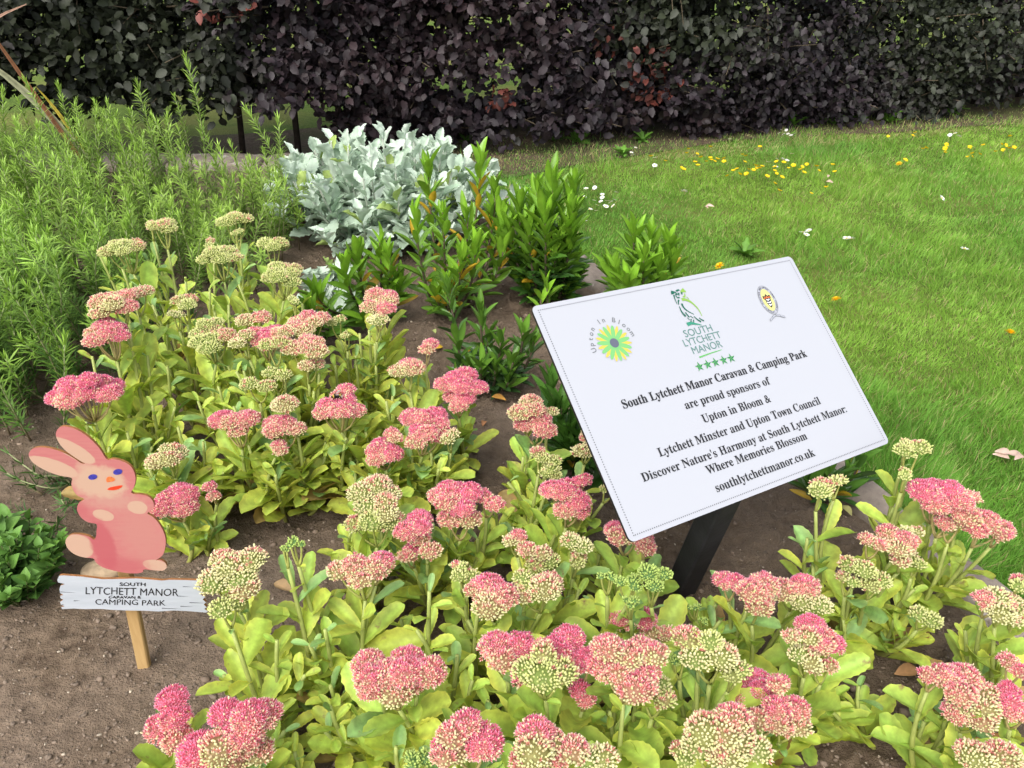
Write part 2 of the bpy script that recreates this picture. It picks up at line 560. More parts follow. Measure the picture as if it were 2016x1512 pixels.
ld = nrm(dr * .5 + N(0, .65, c_.shape) + np.array([0, -.25, -.25]))
upv = nrm(np.array([-.05, -.55, .75]) + N(0, .42, c_.shape))
beech = leaf_tpl(6, lambda t: .34 * sin(pi * min(1, .06 + .92 * t ** .85)) ** .8, [-1, 0, 1], .08, .05, .16, .05, 1.15, 1.0, .12)
S_ = U(.036, .066, len(c_)) * np.where(c_[:, 0] > 1.2, .82, 1)
base = np.array([.0180, .0122, .0160])
greenish = np.array([.021, .026, .0135])
bronze = np.array([.024, .0145, .0165])
cl = np.repeat(vnoise(np.stack([tx * 1.1, tz * 1.4], -1), 53), nleaf) + N(0, .1, len(c_))
right = np.clip((c_[:, 0] - 2.4) / 1.6, 0, 1) * .4
left = np.clip((-.3 - c_[:, 0]) / .7, 0, 1) * .16
kg = np.clip((cl - .53 + right + left) * 4, 0, 1)[:, None]
kb = np.clip((.36 - cl) * 4, 0, 1)[:, None]
cb = base * (1 - kg) + greenish * kg
cb = cb * (1 - kb) + bronze * kb
cb = cb * U(.7, 1.4, (len(c_), 1))
red = ((np.repeat(U(0, 1, len(tx)), nleaf) < .008) & (U(0, 1, len(c_)) < .5))
rc = PY(1285, 145, hedge_y(.85) - .45)
near = np.linalg.norm((pos - rc) * np.array([1, .5, 1]), axis=1) < .17
red = red | (near & (U(0, 1, len(c_)) < .3))
cb = np.where(red[:, None], np.array([.14, .038, .028]) * U(.5, 1.2, (len(c_), 1)), cb)
mb = MB()
mb.inst(beech, pos, frames(ld, upv), S_, cb)
fol = mb.build('foliage', M_BEECH, hedge, oh)
tw = MB()
for q in range(0, len(ctr), 4):
    a = ctr[q] - tdir[q] * .18
    tw.tube(curve(a, ctr[q] + tdir[q] * .14, 4, N(0, .015, 3)), [.005, .004, .003, .002], 4)
tag(tw.build('twigs', M_TWIG, hedge, oh), kind='stuff')
for x in np.arange(hx0 + .1, hx1, .41):
    x = x + U(-.08, .08)
    y = hedge_y(x) + U(-.08, .08)
    t = MB()
    top = np.array([x + U(-.1, .1), y, 1.8])
    t.tube(curve((x, y, LAWN_Z - .05), top, 9, (U(-.05, .05), U(-.04, .04), 0)), np.linspace(U(.015, .024), .009, 9), 7)
    for k in range(5):
        zz = U(.25, 1.5)
        b0 = np.array([x, y, zz])
        t.tube(curve(b0, b0 + np.array([U(-.3, .3), U(-.4, .2), U(.02, .25)]), 5, (0, 0, .03)), np.linspace(.011, .004, 5), 5)
    t.build('trunk', M_BARK, hedge, oh)

# ------------------------------------------------------------ sedum
sed_leaf = leaf_tpl(15, lambda t: .036 + .255 * t ** .8 * max(0, 1 - t ** 3.4) ** .55 if t < .999 else .02, [-1, -.86, -.4, 0, .4, .86, 1], .05, .22, .20, .008, 1.16, 1.0)
_cf = np.abs(sed_leaf[0][:, 0]) / np.maximum(.036 + .255 * sed_leaf[0][:, 1] ** .8 * np.maximum(0, 1 - sed_leaf[0][:, 1] ** 3.4) ** .55, .03)
_cf = np.clip(_cf, 0, 1)[:, None]
sed_leaf[3][:] = sed_leaf[3] * (np.array([.86, .97, .95]) * (1 - _cf ** 2) + np.array([1.12, 1.04, 1.0]) * _cf ** 2) * np.where(_cf > .93, 1.13, 1)
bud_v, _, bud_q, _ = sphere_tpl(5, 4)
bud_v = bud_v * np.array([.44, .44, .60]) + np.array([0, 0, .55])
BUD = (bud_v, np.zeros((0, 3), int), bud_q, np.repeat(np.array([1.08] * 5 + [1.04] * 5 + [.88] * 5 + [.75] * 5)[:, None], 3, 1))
def star_tpl():
    V, T, C = [], [], []
    for k in range(5):
        a = k * 2 * pi / 5
        o = np.array([cos(a), sin(a), 0])
        s_ = np.array([-sin(a), cos(a), 0])
        b0 = len(V)
        V += [o * .08 + np.array([0, 0, .1]), o * .50 + s_ * .21 + np.array([0, 0, .62]), o * .50 - s_ * .21 + np.array([0, 0, .62]), o * .80 + np.array([0, 0, 1.10]), o * .40 + np.array([0, 0, .78])]
        C += [[.85, .45, .52], [1, .85, .9], [1, .8, .85], [1.25, 2.3, 2.1], [.95, .45, .55]]
        T += [[b0, b0 + 1, b0 + 4], [b0, b0 + 4, b0 + 2], [b0 + 1, b0 + 3, b0 + 4], [b0 + 4, b0 + 3, b0 + 2]]
    return np.array(V), np.array(T), np.zeros((0, 4), int), np.array(C)
STAR = star_tpl()
DOME = sphere_tpl(12, 5, True)

def sedum_head(stem_mb, c, px_rx, px_ry, pink, top, green=False):
    """domed cluster of many small flower domes; returns the head's mesh builder"""
    mb = MB()
    d = depth(c)
    Rx = px_rx / FPX * d
    v = c - CP
    el = atan2(-v[2], math.hypot(v[0], v[1]))
    hD = .50 * Rx
    Ry = np.clip((2 * px_ry / FPX * d - hD * .8 * cos(el)) / (2 * sin(el)), .5 * Rx, 1.5 * Rx)
    fs = .0047 if not green else .0043
    n = int(np.clip(round((Rx * Ry) / (.0200 ** 2) * 1.0), 2, 14))
    if green:
        n = max(3, int(n * .8))
    k = np.arange(n) + .5
    rr = np.sqrt(k / n) * .74
    aa = k * 2.39996 + U(0, 6)
    lx, ly = rr * np.cos(aa) * Rx + N(0, .06, n) * Rx, rr * np.sin(aa) * Ry + N(0, .06, n) * Ry
    lz = hD * (1 - (rr / .9) ** 2) * .75 + N(0, .07, n) * Rx - .25 * hD
    lr = np.clip(1.12 * math.sqrt(Rx * Ry / n) * U(.85, 1.2, n), .006, .62 * Rx)
    if green:
        lr *= .72
    LC = np.stack([lx, ly, lz], -1) + c
    lp = pink + N(0, .13, n)
    for q in range(n):
        stem_mb.tube(curve(top, LC[q] - np.array([0, 0, lr[q] * .2]), 5, (LC[q] - top) * np.array([.16, .16, -.1])), [.0026, .0022, .0018, .0016, .002], 5,
                     (.36, .38, .10) if pink < .5 else (.42, .34, .14))
        innr = np.array([.25, .33, .08]) * (1 - min(1, max(0, lp[q]))) + np.array([.60, .19, .21]) * min(1, max(0, lp[q]))
        if green:
            innr = np.array([.13, .24, .07])
        mb.inst(DOME, LC[q:q + 1] - np.array([0, 0, .1 * lr[q]]), np.eye(3)[None], np.array([[lr[q] * .88, lr[q] * .88, lr[q] * .52]]), innr[None])
        m = int(2 * pi * lr[q] ** 2 * .92 / (fs * .92) ** 2) + 3
        kk = np.arange(m) + .5
        cz = 1 - kk / m * 1.10
        sr = np.sqrt(np.maximum(0, 1 - cz ** 2))
        ph = kk * 2.39996
        nv = np.stack([sr * np.cos(ph), sr * np.sin(ph), cz], -1)
        pp = LC[q] + nv * np.array([lr[q], lr[q], lr[q] * .62]) * (1 + .34 * fbm(nv * 1.9 + q * 7.7 + c * 50, 2, 90))[:, None] + N(0, fs * .22, (m, 3))
        ok = np.ones(m, bool)
        for w in range(n):
            if w != q:
                dd = (pp - LC[w]) / np.array([lr[w], lr[w], lr[w] * .62])
                ok &= (np.sum(dd ** 2, 1) > .86) | (pp[:, 2] > LC[w][2] + lr[w] * .62)
        pp, nv = pp[ok], nv[ok]
        m = len(pp)
        if m == 0:
            continue
        nn = nrm(nv * np.array([1, 1, 1]) + np.array([0, 0, .55]) + N(0, .16, (m, 3)))
        tang = nrm(np.cross(nn, N(0, 1, (m, 3))))
        R = np.stack([tang, np.cross(nn, tang), nn], -1)
        far = (pp[:, 1] - c[1]) / max(Ry, .01)
        if green:
            pf = np.full(m, -1.0)
        else:
            pf = lp[q] + .28 * far + .10 * nv[:, 2] - .06 + N(0, .17, m)
        is_star = (pf > .40) | ((U(0, 1, m) < .09) & (pf > .02) & (not green))
        sz = fs * U(.72, 1.18, m)
        cream = np.array([.84, .79, .47])
        grn = np.array([.48, .62, .17])
        mixk = np.clip(N(.25, .2, (m, 1)) + (.5 if pink < .06 else 0), 0, 1)
        cbud = cream * (1 - mixk) + np.array([.62, .68, .24]) * mixk
        if green:
            cbud = grn * U(.8, 1.15, (m, 1))
        cbud = np.where((pf > .22)[:, None], cbud * np.array([1.02, .80, .80]) + np.array([.0, .0, .06]), cbud)
        bsel = ~is_star
        mb.inst(BUD, pp[bsel] - nn[bsel] * sz[bsel, None] * .6, R[bsel], np.stack([sz[bsel] * .84] * 2 + [sz[bsel] * 1.1], -1), cbud[bsel])
        kp = np.clip((pf - .40) / .5, 0, 1)[:, None]
        cst = np.array([.84, .48, .36]) * (1 - kp) + np.array([.83, .24, .365]) * kp
        cst = cst * U(.85, 1.15, (m, 1))
        mb.inst(STAR, pp[is_star] - nn[is_star] * sz[is_star, None] * .55, R[is_star], sz[is_star] * np.ones(is_star.sum()), cst[is_star])
        if is_star.sum():                    # unopened cream buds stand between the open stars
            b2 = is_star & (U(0, 1, m) < np.clip(.80 - pf * .7, .06, .55))
            mb.inst(BUD, pp[b2] + N(0, fs * .25, (b2.sum(), 3)) - nn[b2] * sz[b2, None] * .25, R[b2], np.stack([sz[b2] * .66] * 2 + [sz[b2] * .9], -1),
                    np.clip(np.array([.84, .72, .46]) * U(.9, 1.1, (b2.sum(), 1)), 0, 1))
    return mb

def sedum_stem(base, top, young=False, n_leaf=11, lmax=.085, hue=0.0, bare=.0):
    """one fleshy stem and the mesh of its leaves"""
    st, lf = MB(), MB()
    L = np.linalg.norm(top - base)
    out = top - base
    pts = curve(base - np.array([0, 0, .02]), top, 10, np.array([out[0] * .12 + N(0, .012), out[1] * .12 + N(0, .012), -L * .03]))
    cs = np.linspace(0, 1, 10)[:, None]
    st.tube(pts, np.linspace(.0052, .0030, 10), 7, np.array([.27, .27, .06]) * (1 - cs) + np.array([.36, .42, .12]) * cs)
    t = np.linspace(.2 + bare, .985, n_leaf) + N(0, .015, n_leaf)
    t = np.clip(t, .05, .99)
    az = np.arange(n_leaf) * 2.2 + U(0, 6) + N(0, .3, n_leaf)
    idx = t * 9
    i0 = np.clip(idx.astype(int), 0, 8)
    pos = pts[i0] + (pts[i0 + 1] - pts[i0]) * (idx - i0)[:, None]
    ax = nrm(pts[i0 + 1] - pts[i0])
    el = np.where(t > .5, U(.65, 1.25, n_leaf), U(.4, 1.1, n_leaf))
    if young:
        el = U(.6, 1.15, n_leaf)
    o = np.stack([np.cos(az), np.sin(az), 0 * az], -1)
    d = nrm(o * np.cos(el)[:, None] + (ax * .6 + np.array([0, 0, .4])) * np.sin(el)[:, None])
    size = lmax * (.42 + .75 * np.sin(np.clip(t * 1.02, 0, 1) * pi) ** .6) * U(.72, 1.12, n_leaf) * np.where(t > .9, .66, 1)
    if young:
        size = lmax * np.clip(1.15 - t * .85, .25, 1) * U(.8, 1.1, n_leaf)
    yel, gre, blu = np.array([.56, .59, .095]), np.array([.40, .54, .095]), np.array([.30, .46, .15])
    k = np.clip(.5 + hue + N(0, .28, n_leaf) - (t > .75) * .35, 0, 1)[:, None]
    c = gre * (1 - k) + yel * k
    c = np.where((U(0, 1, n_leaf) < np.where(t > .8, .35, .05))[:, None], blu, c)
    c = np.where((U(0, 1, n_leaf) < np.where(t < .3, .16, .0))[:, None], np.array([.42, .27, .10]), c)
    lf.inst(sed_leaf, pos, frames(d, nrm(np.array([0, 0, 1.0]) + N(0, .25, (n_leaf, 3)))), np.stack([size * U(.85, 1.1, n_leaf), size, size * U(.6, 1.5, n_leaf)], -1), c * U(.85, 1.1, (n_leaf, 1)))
    return st, lf, pts

def sedum_plant(label, bpx, heads, shoots=(), hue=0.0, hz=.30, lmax=.082):
    g = P(bpx[0], bpx[1], 0)
    base = np.array([g[0], g[1], gz(g[0], g[1])])
    root = empty('sedum_plant', base, label, 'sedum', 'sedum plants in the flower bed')
    lmax = lmax * (1.28 if bpx[1] < 1000 and bpx[0] < 800 else 1.1)
    for hd_ in heads:
        x, y, rx, ry, pk = hd_[:5]
        z = hd_[5] if len(hd_) > 5 else hz
        green = pk < 0
        c = P(x, y, z)
        below = P(x, y, z)
        b0 = base + (np.array([below[0], below[1], 0]) - base) * .42 * np.array([1, 1, 0]) + np.array([N(0, .012), N(0, .012), 0])
        b0[2] = gz(b0[0], b0[1])
        Rx = rx / FPX * depth(c)
        top = c - np.array([0, 0, min(.05, .55 * Rx + .012)])
        top = top + (b0 - top) * .06
        nl = (int(np.clip(5 + rx / 12, 5, 9)) if not green else 9) + (5 if bpx[1] < 1000 and bpx[0] < 800 else 0) - (3 if bpx[0] > 1800 else 2 if bpx[0] > 1440 else 0)
        st, lf, pts = sedum_stem(b0, top, False, nl, lmax * (1 if rx > 30 else .75), hue)
        hm = sedum_head(st, c, rx, ry, max(pk, 0), pts[-1], green)
        so = st.build('stem', M_STEM, root, base)
        lf.build('leaves', M_SED, so, base)
        hm.build('flower_head', M_FLOR, root, base)
    if bpx[0] > 1400:
        shoots = shoots[::3 if bpx[0] > 1800 else 2]
    elif bpx[1] > 1300:
        shoots = [q_ for k_, q_ in enumerate(shoots) if k_ % 3 != 2]
    if bpx[1] < 1000 and bpx[0] < 800:        # leafy shoots fill the clump up to its heads
        shoots = list(shoots) + [(h_[0] + U(-38, 38), h_[1] + U(34, 62), (h_[5] if len(h_) > 5 else hz) - U(.03, .07)) for h_ in heads if h_[2] > 18]
    for sx, sy, z in shoots:
        tip = P(sx, sy, z)
        b0 = base + (np.array([tip[0], tip[1], 0]) - base) * .55 * np.array([1, 1, 0])
        b0[2] = gz(b0[0], b0[1])
        st, lf, pts = sedum_stem(b0, tip, True, 10, lmax * 1.05, hue + .1)
        so = st.build('shoot', M_STEM, root, base)
        lf.build('leaves', M_SED, so, base)
    return root

# label, crown of the plant, flower heads (x, y, half width, half height, pinkness, height), leafy shoots (x, y, height)
SEDUMS = [
 ('large sedum with deep pink heads growing above the pink rabbit sign, beside the rosemary', (265, 985),
  [(170, 778, 80, 42, .85, .30), (217, 660, 48, 30, .72, .36), (232, 603, 46, 28, .40, .40), (268, 580, 28, 14, .1, .40)],
  [(250, 850, .2), (300, 800, .24), (215, 880, .18), (330, 720, .28), (290, 700, .28), (160, 860, .16), (300, 880, .16), (345, 800, .2)], .1, .34),
 ('small sedum with one bright pink head tucked at the right of the pink rabbit cut-out', (378, 1085),
  [(352, 990, 52, 32, .85, .15), (421, 967, 20, 18, .7, .17)], [(330, 1035, .08), (420, 1040, .08)], 0.1, .16),
 ('sedum with a single cream head between the rabbit ear and pink heads', (400, 980),
  [(335, 908, 40, 22, .2, .2), (333, 885, 20, 10, .2, .22)], [(400, 870, .2), (290, 930, .12), (440, 930, .14)], .15, .2),
 ('tall pale sedum with greenish cream heads standing against the rosemary', (400, 850),
  [(248, 492, 42, 22, .0, .40), (322, 450, 26, 22, .0, .42), (295, 441, 10, 9, .0, .42), (462, 437, 30, 15, .0, .42), (470, 460, 12, 7, 0, .4), (436, 508, 40, 24, .0, .40),
   (418, 480, 13, 10, 0, .41), (538, 487, 35, 16, .0, .38), (558, 547, 42, 25, .05, .36), (362, 600, 28, 16, .05, .36), (348, 621, 15, 10, .15, .34)],
  [(365, 545, .36), (195, 500, .36), (470, 560, .34), (450, 600, .34), (330, 640, .3), (420, 600, .34), (510, 610, .3), (300, 600, .34)], .0, .40),
 ('wide sedum with mixed cream and pink heads left of the bare soil path', (520, 880),
  [(415, 672, 45, 30, .04, .34), (408, 641, 26, 16, .04, .36), (525, 668, 42, 30, .78, .34), (494, 632, 30, 15, .42, .36), (483, 672, 26, 18, .1, .36), (540, 684, 30, 14, .05, .37), (570, 655, 30, 20, .45, .36),
   (612, 640, 32, 26, .42, .36), (605, 690, 40, 26, .38, .36), (608, 722, 26, 18, .2, .33), (545, 740, 28, 19, .02, .3), (505, 760, 32, 16, .02, .3), (580, 591, 13, 8, .0, .34)],
  [(430, 760, .26), (480, 730, .28), (560, 790, .22), (620, 760, .24), (390, 790, .22), (460, 800, .22), (350, 840, .2)], .15, .33),
 ('sedum with flat rose pink heads in the middle of the left group', (560, 985),
  [(465, 842, 54, 27, .75, .24), (552, 803, 40, 18, .48, .27), (557, 850, 38, 28, .62, .24), (557, 882, 22, 14, .45, .22)],
  [(520, 900, .16), (600, 900, .16), (450, 900, .14), (540, 940, .12), (610, 950, .1), (640, 900, .16)], .1, .25),
 ('sedum whose pink head carries a bumblebee', (665, 960), [(667, 808, 52, 30, .76, .27), (682, 776, 30, 12, .7, .29)],
  [(700, 850, .2), (640, 870, .18), (720, 800, .24), (690, 900, .14)], .2, .27),
 ('slender sedum with a stacked salmon and cream head beside the young laurel', (700, 830),
  [(752, 592, 36, 18, .55, .38), (745, 612, 38, 16, .62, .37), (741, 636, 28, 15, .1, .36), (665, 638, 18, 16, .0, .34), (680, 663, 14, 10, 0, .32)],
  [(700, 700, .28), (740, 720, .26), (660, 720, .26), (765, 760, .2)], .25, .36),
 ('sedum with magenta clustered head and small side heads in front of the bare soil', (775, 985),
  [(838, 830, 50, 26, .95, .25), (832, 862, 42, 28, .75, .24), (757, 892, 36, 28, .85, .22), (776, 860, 22, 14, .6, .25), (890, 863, 24, 16, .1, .24), (805, 730, 40, 20, .4, .3), (837, 687, 24, 16, .55, .33)],
  [(720, 850, .2), (860, 920, .14), (700, 930, .14), (790, 940, .12), (760, 790, .26), (900, 910, .12)], .12, .25),
 ('sedum with a lobed deep pink head beside the low dark laurel', (915, 905), [(905, 760, 50, 26, .9, .28), (902, 790, 34, 20, .8, .26)], [(905, 850, .16), (930, 840, .14)], .0, .28),
 ('sedum with tiered cream heads at the centre of the bed', (735, 1165),
  [(735, 972, 46, 28, .12, .27), (748, 1003, 48, 26, .08, .26), (738, 1036, 55, 24, .02, .24)], [(700, 1080, .14), (780, 1090, .14), (690, 1050, .16), (760, 1120, .1)], .12, .26),
 ('sedum with a big two-toned pink head left of the brown stems', (880, 1150),
  [(892, 985, 62, 38, .88, .26), (960, 985, 30, 26, .7, .25), (905, 1030, 40, 24, .6, .23), (822, 1040, 38, 30, .75, .24), (838, 1070, 34, 30, .45, .22), (812, 1092, 26, 18, .7, .2)],
  [(940, 1060, .16), (900, 1090, .12), (860, 1120, .1), (830, 1130, .1), (975, 1040, .16)], .12, .25),
 ('sedum with a pink dome head right of the white rabbit board', (735, 1330), [(713, 1133, 62, 36, .45, .28), (738, 1112, 36, 16, .75, .29)],
  [(660, 1180, .18), (700, 1220, .16), (760, 1190, .18), (720, 1260, .12), (790, 1220, .14)], .15, .28),
 ('open sedum with brown bare stems, its heads spread left of the big white sign', (1010, 1110),
  [(1040, 812, 42, 22, .3, .30), (1055, 838, 36, 26, .62, .28), (1078, 815, 20, 12, .1, .29), (1062, 902, 24, 16, .0, .27), (1090, 915, 26, 18, .0, .26), (1080, 935, 20, 12, 0, .25),
   (1112, 972, 50, 34, .9, .26), (1118, 1005, 36, 22, .8, .24), (1143, 945, 20, 16, .9, .27), (1158, 878, 30, 32, .2, .26), (1195, 965, 15, 14, .0, .24)],
  [(1000, 950, .2), (1030, 900, .22), (1060, 1000, .16), (1120, 1060, .12), (975, 1000, .16), (1075, 960, .18), (1010, 1030, .12)], -.05, .27),
 ('sedum with small cream and rosy heads behind the front row', (1020, 1330),
  [(970, 1180, 56, 34, .55, .26), (940, 1165, 26, 18, .35, .27), (1068, 1165, 52, 34, .2, .26), (1035, 1145, 30, 18, .05, .27), (912, 1135, 26, 18, .0, .26), (905, 1118, 16, 10, 0, .27),
   (1018, 1062, 24, 16, .3, .25), (1048, 1085, 30, 24, .42, .24), (1078, 1113, 32, 18, .0, .22), (1132, 1075, 32, 20, .1, .22), (1133, 1108, 24, 16, .05, .2)],
  [(920, 1220, .16), (1000, 1230, .16), (960, 1260, .14), (1070, 1230, .14), (1140, 1160, .14), (880, 1250, .16), (1170, 1200, .12), (1060, 1280, .1)], .05, .25),
 ('sedum with tight green buds standing in front of the black post', (1300, 1400),
  [(1288, 1146, 58, 18, -1, .30), (1238, 1148, 34, 20, -1, .29), (1195, 1137, 22, 12, -1, .29), (1241, 1186, 22, 12, -1, .27), (1250, 1225, 44, 28, .8, .2), (1290, 1250, 30, 22, .5, .18)],
  [(1215, 1230, .2), (1300, 1250, .18), (1270, 1290, .14)], -.1, .28),
 ('sedum with one pink head peeping out under the lower left corner of the white sign', (1235, 1180), [(1232, 1058, 42, 28, .65, .22), (1272, 1072, 30, 20, .5, .21)], [(1215, 1110, .12), (1270, 1120, .12), (1180, 1090, .12)], -.15, .21),
 ('sedum with a large cream head beside the white rabbit board', (560, 1480),
  [(470, 1118, 62, 28, .08, .30), (458, 1150, 64, 30, .12, .29), (443, 1195, 38, 28, .02, .27)], [(545, 1260, .2), (440, 1330, .12), (600, 1380, .12), (520, 1400, .1)], .1, .29),
 ('leafy young sedum stem with a tiny green bud on bare soil', (650, 1440), [(578, 1072, 24, 12, -1, .34), (560, 1082, 10, 8, -1, .33)],
  [(610, 1270, .2), (640, 1240, .22), (680, 1300, .18), (600, 1330, .16), (650, 1350, .14)], .0, .32),
 ('sedum with a broad pink dome left of centre in the front row', (790, 1500), [(745, 1330, 52, 46, .72, .27), (818, 1325, 52, 48, .72, .27), (780, 1355, 60, 36, .5, .25)],
  [(650, 1390, .14), (700, 1420, .12), (860, 1400, .14), (845, 1165, .27), (820, 1240, .2), (870, 1220, .18), (640, 1440, .1), (850, 1450, .1), (760, 1430, .12), (680, 1460, .08), (900, 1290, .2)], .12, .26),
 ('sedum with two hot pink heads in the lower left corner on bare soil', (430, 1600),
  [(352, 1395, 46, 32, .92, .2), (335, 1440, 46, 30, .85, .18), (480, 1428, 86, 40, .88, .24), (440, 1478, 80, 36, .7, .22), (500, 1490, 50, 28, .3, .2)],
  [(560, 1440, .16), (540, 1490, .14), (600, 1500, .1), (580, 1480, .12)], .1, .22),
 ('sedum with merging pink heads and one pale green head at the front centre', (1110, 1520),
  [(990, 1290, 56, 38, .72, .29), (1045, 1330, 50, 36, .62, .28), (1095, 1270, 56, 32, .85, .3), (1150, 1310, 42, 34, .9, .29), (1075, 1330, 60, 42, .02, .32), (1065, 1290, 40, 18, .05, .33), (1150, 1365, 30, 20, .85, .25)],
  [(960, 1380, .16), (1000, 1420, .14), (1090, 1430, .14), (930, 1340, .18), (1180, 1400, .14), (1130, 1450, .1), (980, 1450, .1), (950, 1420, .12)], .1, .3),
 ('sedum with a tall cream and pink dome in front of the green buds', (1230, 1560),
  [(1232, 1330, 74, 46, .5, .31), (1215, 1285, 50, 24, .55, .33), (1270, 1290, 46, 24, .35, .32), (1290, 1380, 36, 30, .0, .25), (1310, 1350, 22, 16, 0, .26)],
  [(1180, 1440, .14), (1270, 1440, .12), (1240, 1470, .1), (1320, 1420, .14), (1200, 1400, .2)], .1, .3),
 ('sedum at the very bottom edge with rosy domed heads', (1010, 1690),
  [(912, 1440, 46, 32, .65, .30), (930, 1480, 60, 34, .75, .28), (870, 1490, 40, 26, .7, .28), (1045, 1470, 60, 40, .3, .30), (1110, 1480, 56, 34, .25, .29), (1080, 1500, 60, 34, .5, .27), (1160, 1490, 44, 36, .15, .28), (815, 1502, 44, 14, -1, .26)],
  [(780, 1470, .16), (1000, 1500, .16), (740, 1500, .12), (860, 1500, .14)], .1, .29),
 ('sedum with huge cream head flushed pink at the bottom right of centre', (1470, 1640),
  [(1425, 1440, 66, 40, .3, .30), (1450, 1475, 70, 40, .15, .28), (1400, 1480, 50, 34, .3, .28), (1340, 1492, 34, 20, .0, .26)],
  [(1340, 1440, .16), (1500, 1500, .12), (1370, 1430, .16)], .05, .29),
 ('sedum with a tall cream head over dark red clustered heads right of centre', (1470, 1520),
  [(1378, 1270, 46, 26, .05, .31), (1402, 1302, 52, 34, .12, .30), (1440, 1325, 30, 22, .05, .28), (1335, 1303, 24, 12, -1, .28), (1445, 1360, 50, 32, .95, .2), (1490, 1360, 40, 34, .9, .21), (1470, 1400, 50, 30, .95, .18),
   (1523, 1353, 30, 18, .6, .24), (1540, 1395, 40, 30, .7, .23), (1545, 1430, 40, 28, .4, .21), (1500, 1420, 36, 28, .5, .22)],
  [(1370, 1370, .2), (1420, 1400, .16), (1580, 1420, .12), (1340, 1390, .16)], -.05, .28),
 ('sedum with a pink and cream head on the soil right of the black post', (1455, 1330),
  [(1440, 1150, 34, 20, .75, .22), (1478, 1165, 48, 28, .5, .22), (1488, 1196, 40, 22, .3, .2), (1570, 1165, 46, 22, .35, .2), (1590, 1190, 38, 18, .1, .19), (1368, 1196, 18, 9, -1, .16), (1385, 1222, 10, 9, -1, .14)],
  [(1420, 1220, .14), (1500, 1230, .12), (1410, 1190, .14)], -.05, .21),
 ('sedum with a bright pink head above a cream one near the right kerb', (1615, 1430),
  [(1610, 1250, 50, 26, .85, .23), (1630, 1278, 34, 26, .75, .22), (1580, 1262, 34, 16, .1, .24), (1590, 1298, 42, 22, .15, .22), (1622, 1318, 26, 20, .2, .2)],
  [(1640, 1370, .1), (1560, 1350, .12), (1620, 1390, .08)], -.1, .22),
 ('sprawling leafy sedum with cream heads beside the stone edging', (1690, 1260),
  [(1612, 965, 34, 24, .0, .30), (1645, 948, 20, 14, .0, .3), (1685, 1125, 36, 24, .0, .2), (1715, 1150, 32, 24, .0, .18), (1668, 1148, 22, 18, 0, .18), (1715, 1070, 26, 18, .5, .22), (1768, 1068, 42, 26, .55, .22), (1780, 1095, 30, 22, .35, .2),
   (1790, 1048, 22, 12, .2, .22), (1805, 1112, 20, 12, 0, .18), (1820, 1215, 34, 18, .0, .14)],
  [(1590, 1060, .2), (1640, 1120, .14), (1600, 1110, .14), (1740, 1170, .12), (1800, 1160, .12), (1700, 1210, .1), (1760, 1220, .08), (1840, 1170, .12), (1660, 1220, .1), (1720, 1280, .06), (1790, 1250, .08)], .05, .2),
 ('sedum leaning over the stone edging with a wide magenta head on the lawn side', (1740, 1200),
  [(1800, 893, 32, 18, .0, .34), (1785, 878, 20, 10, 0, .35), (1783, 934, 18, 12, .0, .32), (1850, 980, 66, 28, .95, .28), (1862, 1010, 66, 28, .7, .26), (1900, 975, 24, 16, .7, .29), (1935, 1040, 44, 26, .7, .24), (1970, 1048, 22, 16, .6, .23), (1880, 1035, 30, 18, .5, .24)],
  [(1760, 1000, .22), (1840, 1070, .18), (1900, 1100, .14), (1800, 1010, .2), (1870, 1090, .14)], .1, .26),
 ('sedum at the right edge with pink and cream heads against the kerb', (1960, 1400),
  [(1945, 1180, 36, 28, .6, .22), (1970, 1195, 42, 34, .1, .22), (2000, 1215, 26, 20, .35, .2), (2000, 1150, 26, 18, .0, .24), (1998, 1320, 30, 22, .65, .2), (1992, 1370, 32, 24, .8, .18), (2000, 1410, 34, 22, .6, .17)],
  [(1900, 1240, .12), (1960, 1270, .12), (2010, 1260, .14), (1930, 1320, .08)], -.05, .2),
 ('sparse sedum with a long pink head lying over bare soil in the lower right corner', (1840, 1520),
  [(1835, 1328, 32, 20, .6, .2), (1882, 1350, 50, 34, .55, .19), (1925, 1385, 46, 36, .3, .17), (1905, 1410, 44, 28, .45, .16), (1960, 1498, 60, 24, .1, .16), (1920, 1500, 30, 16, .1, .15)],
  [(1690, 1350, .1), (1740, 1340, .1), (1760, 1430, .06), (1820, 1420, .08), (1700, 1400, .06), (1660, 1440, .08), (1880, 1450, .06)], -.15, .18),
]
for sd in SEDUMS:
    sedum_plant(sd[0], sd[1], sd[2], sd[3], sd[4], sd[5])

